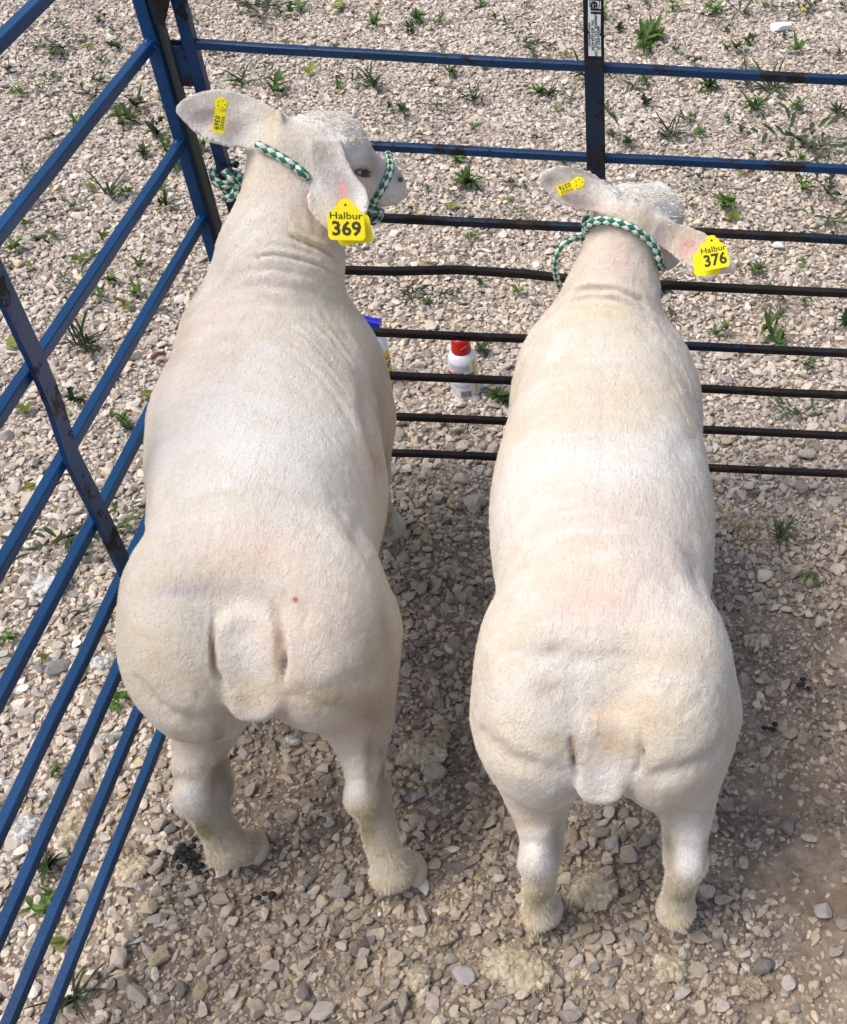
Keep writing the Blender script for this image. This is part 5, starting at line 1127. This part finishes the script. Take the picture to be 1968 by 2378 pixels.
# ================================================================ tufts of shorn wool on the ground
def wool(x, y, rx, ry, m, label, seed, lumps=14, hgt=.5, fib=500):
    p = at_z(x, y, 0); dist = np.linalg.norm(p-np.array([0, 0, CAM_H])); sx = rx*dist/(FOC*.8831); sy = ry*dist/(FOC*.8831)*1.35; r = np.random.default_rng(seed)
    P0 = np.array([p[0], p[1], gh(p[None])[0]+.006]); bm = bmesh.new(); V = []; F = []
    for k in range(lumps):
        a = r.uniform(0, 6.28); q = math.sqrt(r.random())*.75; c = P0+np.array([math.cos(a)*q*sx, math.sin(a)*q*sy, r.uniform(.2, 1)*.015*(1-q*.6)]); b_ = bmesh.new(); bmesh.ops.create_icosphere(b_, subdivisions=2, radius=1)
        co = np.array([v.co[:] for v in b_.verts]); s = np.array([r.uniform(.14, .34)*sx, r.uniform(.10, .26)*sy, r.uniform(.005, .011)*(.25+hgt)]); az = r.uniform(0, 3.14)
        co = co*(1+.30*fbm(co*2.2+k*5+seed, 2, seed)[:, None]+.42*np.abs(vnoise(co*5+k, seed))[:, None]); co = co*s; co = co@rotz(az).T+c; o_ = len(V); V += co.tolist(); F += [tuple(v.index+o_ for v in f.verts) for f in b_.faces]; b_.free()
    # loose crimped fibres at the edge and on top
    for k in range(fib):
        a = r.uniform(0, 6.28); q = math.sqrt(r.random())*1.0; b0 = P0+np.array([math.cos(a)*q*sx*.85, math.sin(a)*q*sy*.85, .004+.016*(1-q)*r.random()]); d = r.normal(size=3)*np.array([1, 1, .35]); d /= np.linalg.norm(d); L = r.uniform(.15, .5)*min(sx, sy)+.002; s_ = np.cross(d, (0, 0, 1)); s_ /= np.linalg.norm(s_)+1e-6; o_ = len(V)
        for t in np.linspace(0, 1, 5): c = b0+d*L*t+np.array([0, 0, .004*math.sin(3*t)])+s_*.0016*math.sin(9*t+a); V += [(c-s_*.00022).tolist(), (c+s_*.00022).tolist()]
        for t in range(4): F.append((o_+2*t, o_+2*t+1, o_+2*t+3, o_+2*t+2))
    o = mesh_obj('wool_tuft', V, F, m, smooth=True); pivot(o, P0); tag(o, label, 'wool tuft', 'tufts of shorn wool on the ground'); bm.free()
WOOL = [(110, 1205, 42, 26, M_WOOLW, 'large white wool tuft under the left panel beside the flat upright'), (215, 1370, 28, 16, M_WOOLW, 'smooth white wool scrap between two rails left of the left sheep'), (62, 1712, 32, 28, M_WOOLW, 'round white wool tuft at the lower left between rails'), (160, 1708, 28, 46, M_WOOLC, 'tall cream wool tuft behind the lower left rails'), (195, 1655, 22, 22, M_WOOLD, 'grey-brown wool tuft above the tall cream one'), (280, 1790, 36, 30, M_WOOLC, 'cream wool tuft with a white tip left of the left hind foot'), (275, 1760, 30, 18, M_WOOLD, 'dull brown wool strand above the tuft with a white tip'),
 (228, 1525, 20, 10, M_WOOLW, 'small white wool shred by the left sheep hind leg'), (235, 1590, 18, 14, M_WOOLW, 'small white wool shred touching the second lowest rail'), (40, 1612, 14, 14, M_WOOLW, 'white wool speck at the far left edge'), (600, 1532, 26, 10, M_WOOLW, 'thin white wool wisp between the hind legs of the left sheep'), (680, 1695, 10, 10, M_WOOLW, 'tiny white wool fluff left of the right hind leg of sheep 369'),
 (865, 1555, 62, 34, M_WOOLC, 'biggest yellowish wool tuft between the two sheep'), (905, 1520, 24, 42, M_WOOLD, 'brownish wool lock right of the biggest yellowish tuft'), (1085, 1690, 26, 20, M_WOOLD, 'dull wool tuft left of the right sheep left leg'), (1020, 1725, 22, 16, M_WOOLC, 'small cream wool lump below the dull tuft'), (975, 1690, 26, 22, M_WOOLD, 'brown wool tuft in the gap between both sheep'), (925, 1185, 30, 16, M_WOOLC, 'pale wool tuft high in the gap between both sheep'), (935, 1045, 18, 16, M_WOOLC, 'small cream wool wisp nearest the bottom front rail'),
 (1215, 1832, 62, 38, M_WOOLC, 'wide cream wool tuft between the hind legs of the right sheep'), (1290, 1808, 26, 24, M_WOOLD, 'brown wool lock beside the right leg of the right sheep'), (1050, 1990, 66, 34, M_WOOLC, 'pale wool tuft at bottom centre left of the white one'), (1095, 2010, 46, 36, M_WOOLC, 'dirty white wool tuft at bottom centre'), (1375, 1995, 40, 28, M_WOOLC, 'cream wool tuft below the right foot of sheep 376'), (860, 2015, 30, 26, M_WOOLC, 'yellow wool lock at the bottom left of centre'), (910, 1925, 36, 22, M_WOOLD, 'flat brown wool mat below the gap between the sheep'), (1105, 1932, 28, 12, M_WOOLC, 'thin wool smear behind the left hind foot of sheep 376'),
 (1705, 1090, 0, 0, None, None), (1520, 1090, 28, 20, M_WOOLD, 'dull wool tuft right of the ribs of the right sheep'), (1535, 1110, 16, 14, M_WOOLC, 'small tan wool lump beside the dull tuft right of the ribs'), (1550, 1325, 34, 22, M_WOOLC, 'cream wool scrap right of the rump of sheep 376'), (1560, 1145, 10, 10, M_WOOLC, 'tiny cream wool flake right of the right sheep'), (1545, 2035, 36, 22, M_WOOLD, 'dull wool mat near the bottom right'), (770, 1880, 0, 0, None, None)]
for i, (x, y, rx, ry, m, lab) in enumerate(WOOL):
    if lab: wool(x, y, rx*.82, ry*.75, m, lab, 50+i, lumps=max(8, min(70, int(rx*ry/26))), fib=int(min(900, 20+rx*ry*.5)))
# ================================================================ droppings
M_DROP = plain('dropping', (.012, .011, .010), .75)
def droppings(x, y, n, sp, label, seed):
    r = np.random.default_rng(seed); p = at_z(x, y, 0); V = []; F = []
    for k in range(n):
        c = at_z(x+r.normal(0, sp), y+r.normal(0, sp*.5), 0); c[2] = gh(c[None])[0]+.014+.004*r.random(); v, f = ball(c, 1, (r.uniform(.0045, .0065), r.uniform(.004, .005), .0038), 2); o_ = len(V); V += v; F += [tuple(i+o_ for i in q) for q in f]
    o = mesh_obj('sheep_droppings', V, F, M_DROP, smooth=True); pivot(o, p); tag(o, label, 'droppings', 'dark sheep droppings')
droppings(380, 1765, 26, 26, 'largest scatter of black droppings round the left hind foot of sheep 369', 1); droppings(405, 1790, 10, 14, 'black droppings just below the left hind hoof', 2); droppings(760, 1735, 6, 16, 'few black droppings between the hind feet of sheep 369', 3)
droppings(795, 1770, 3, 10, 'two or three droppings left of the right hind shank of sheep 369', 4); droppings(560, 1855, 4, 14, 'small dark droppings at the bottom left below both hind feet', 5); droppings(1640, 1405, 4, 16, 'black droppings on bare dirt right of the right sheep', 6); droppings(1580, 1500, 4, 12, 'lowest cluster of droppings right of the right sheep', 7)
print('done', round(time.time()-T0, 1))
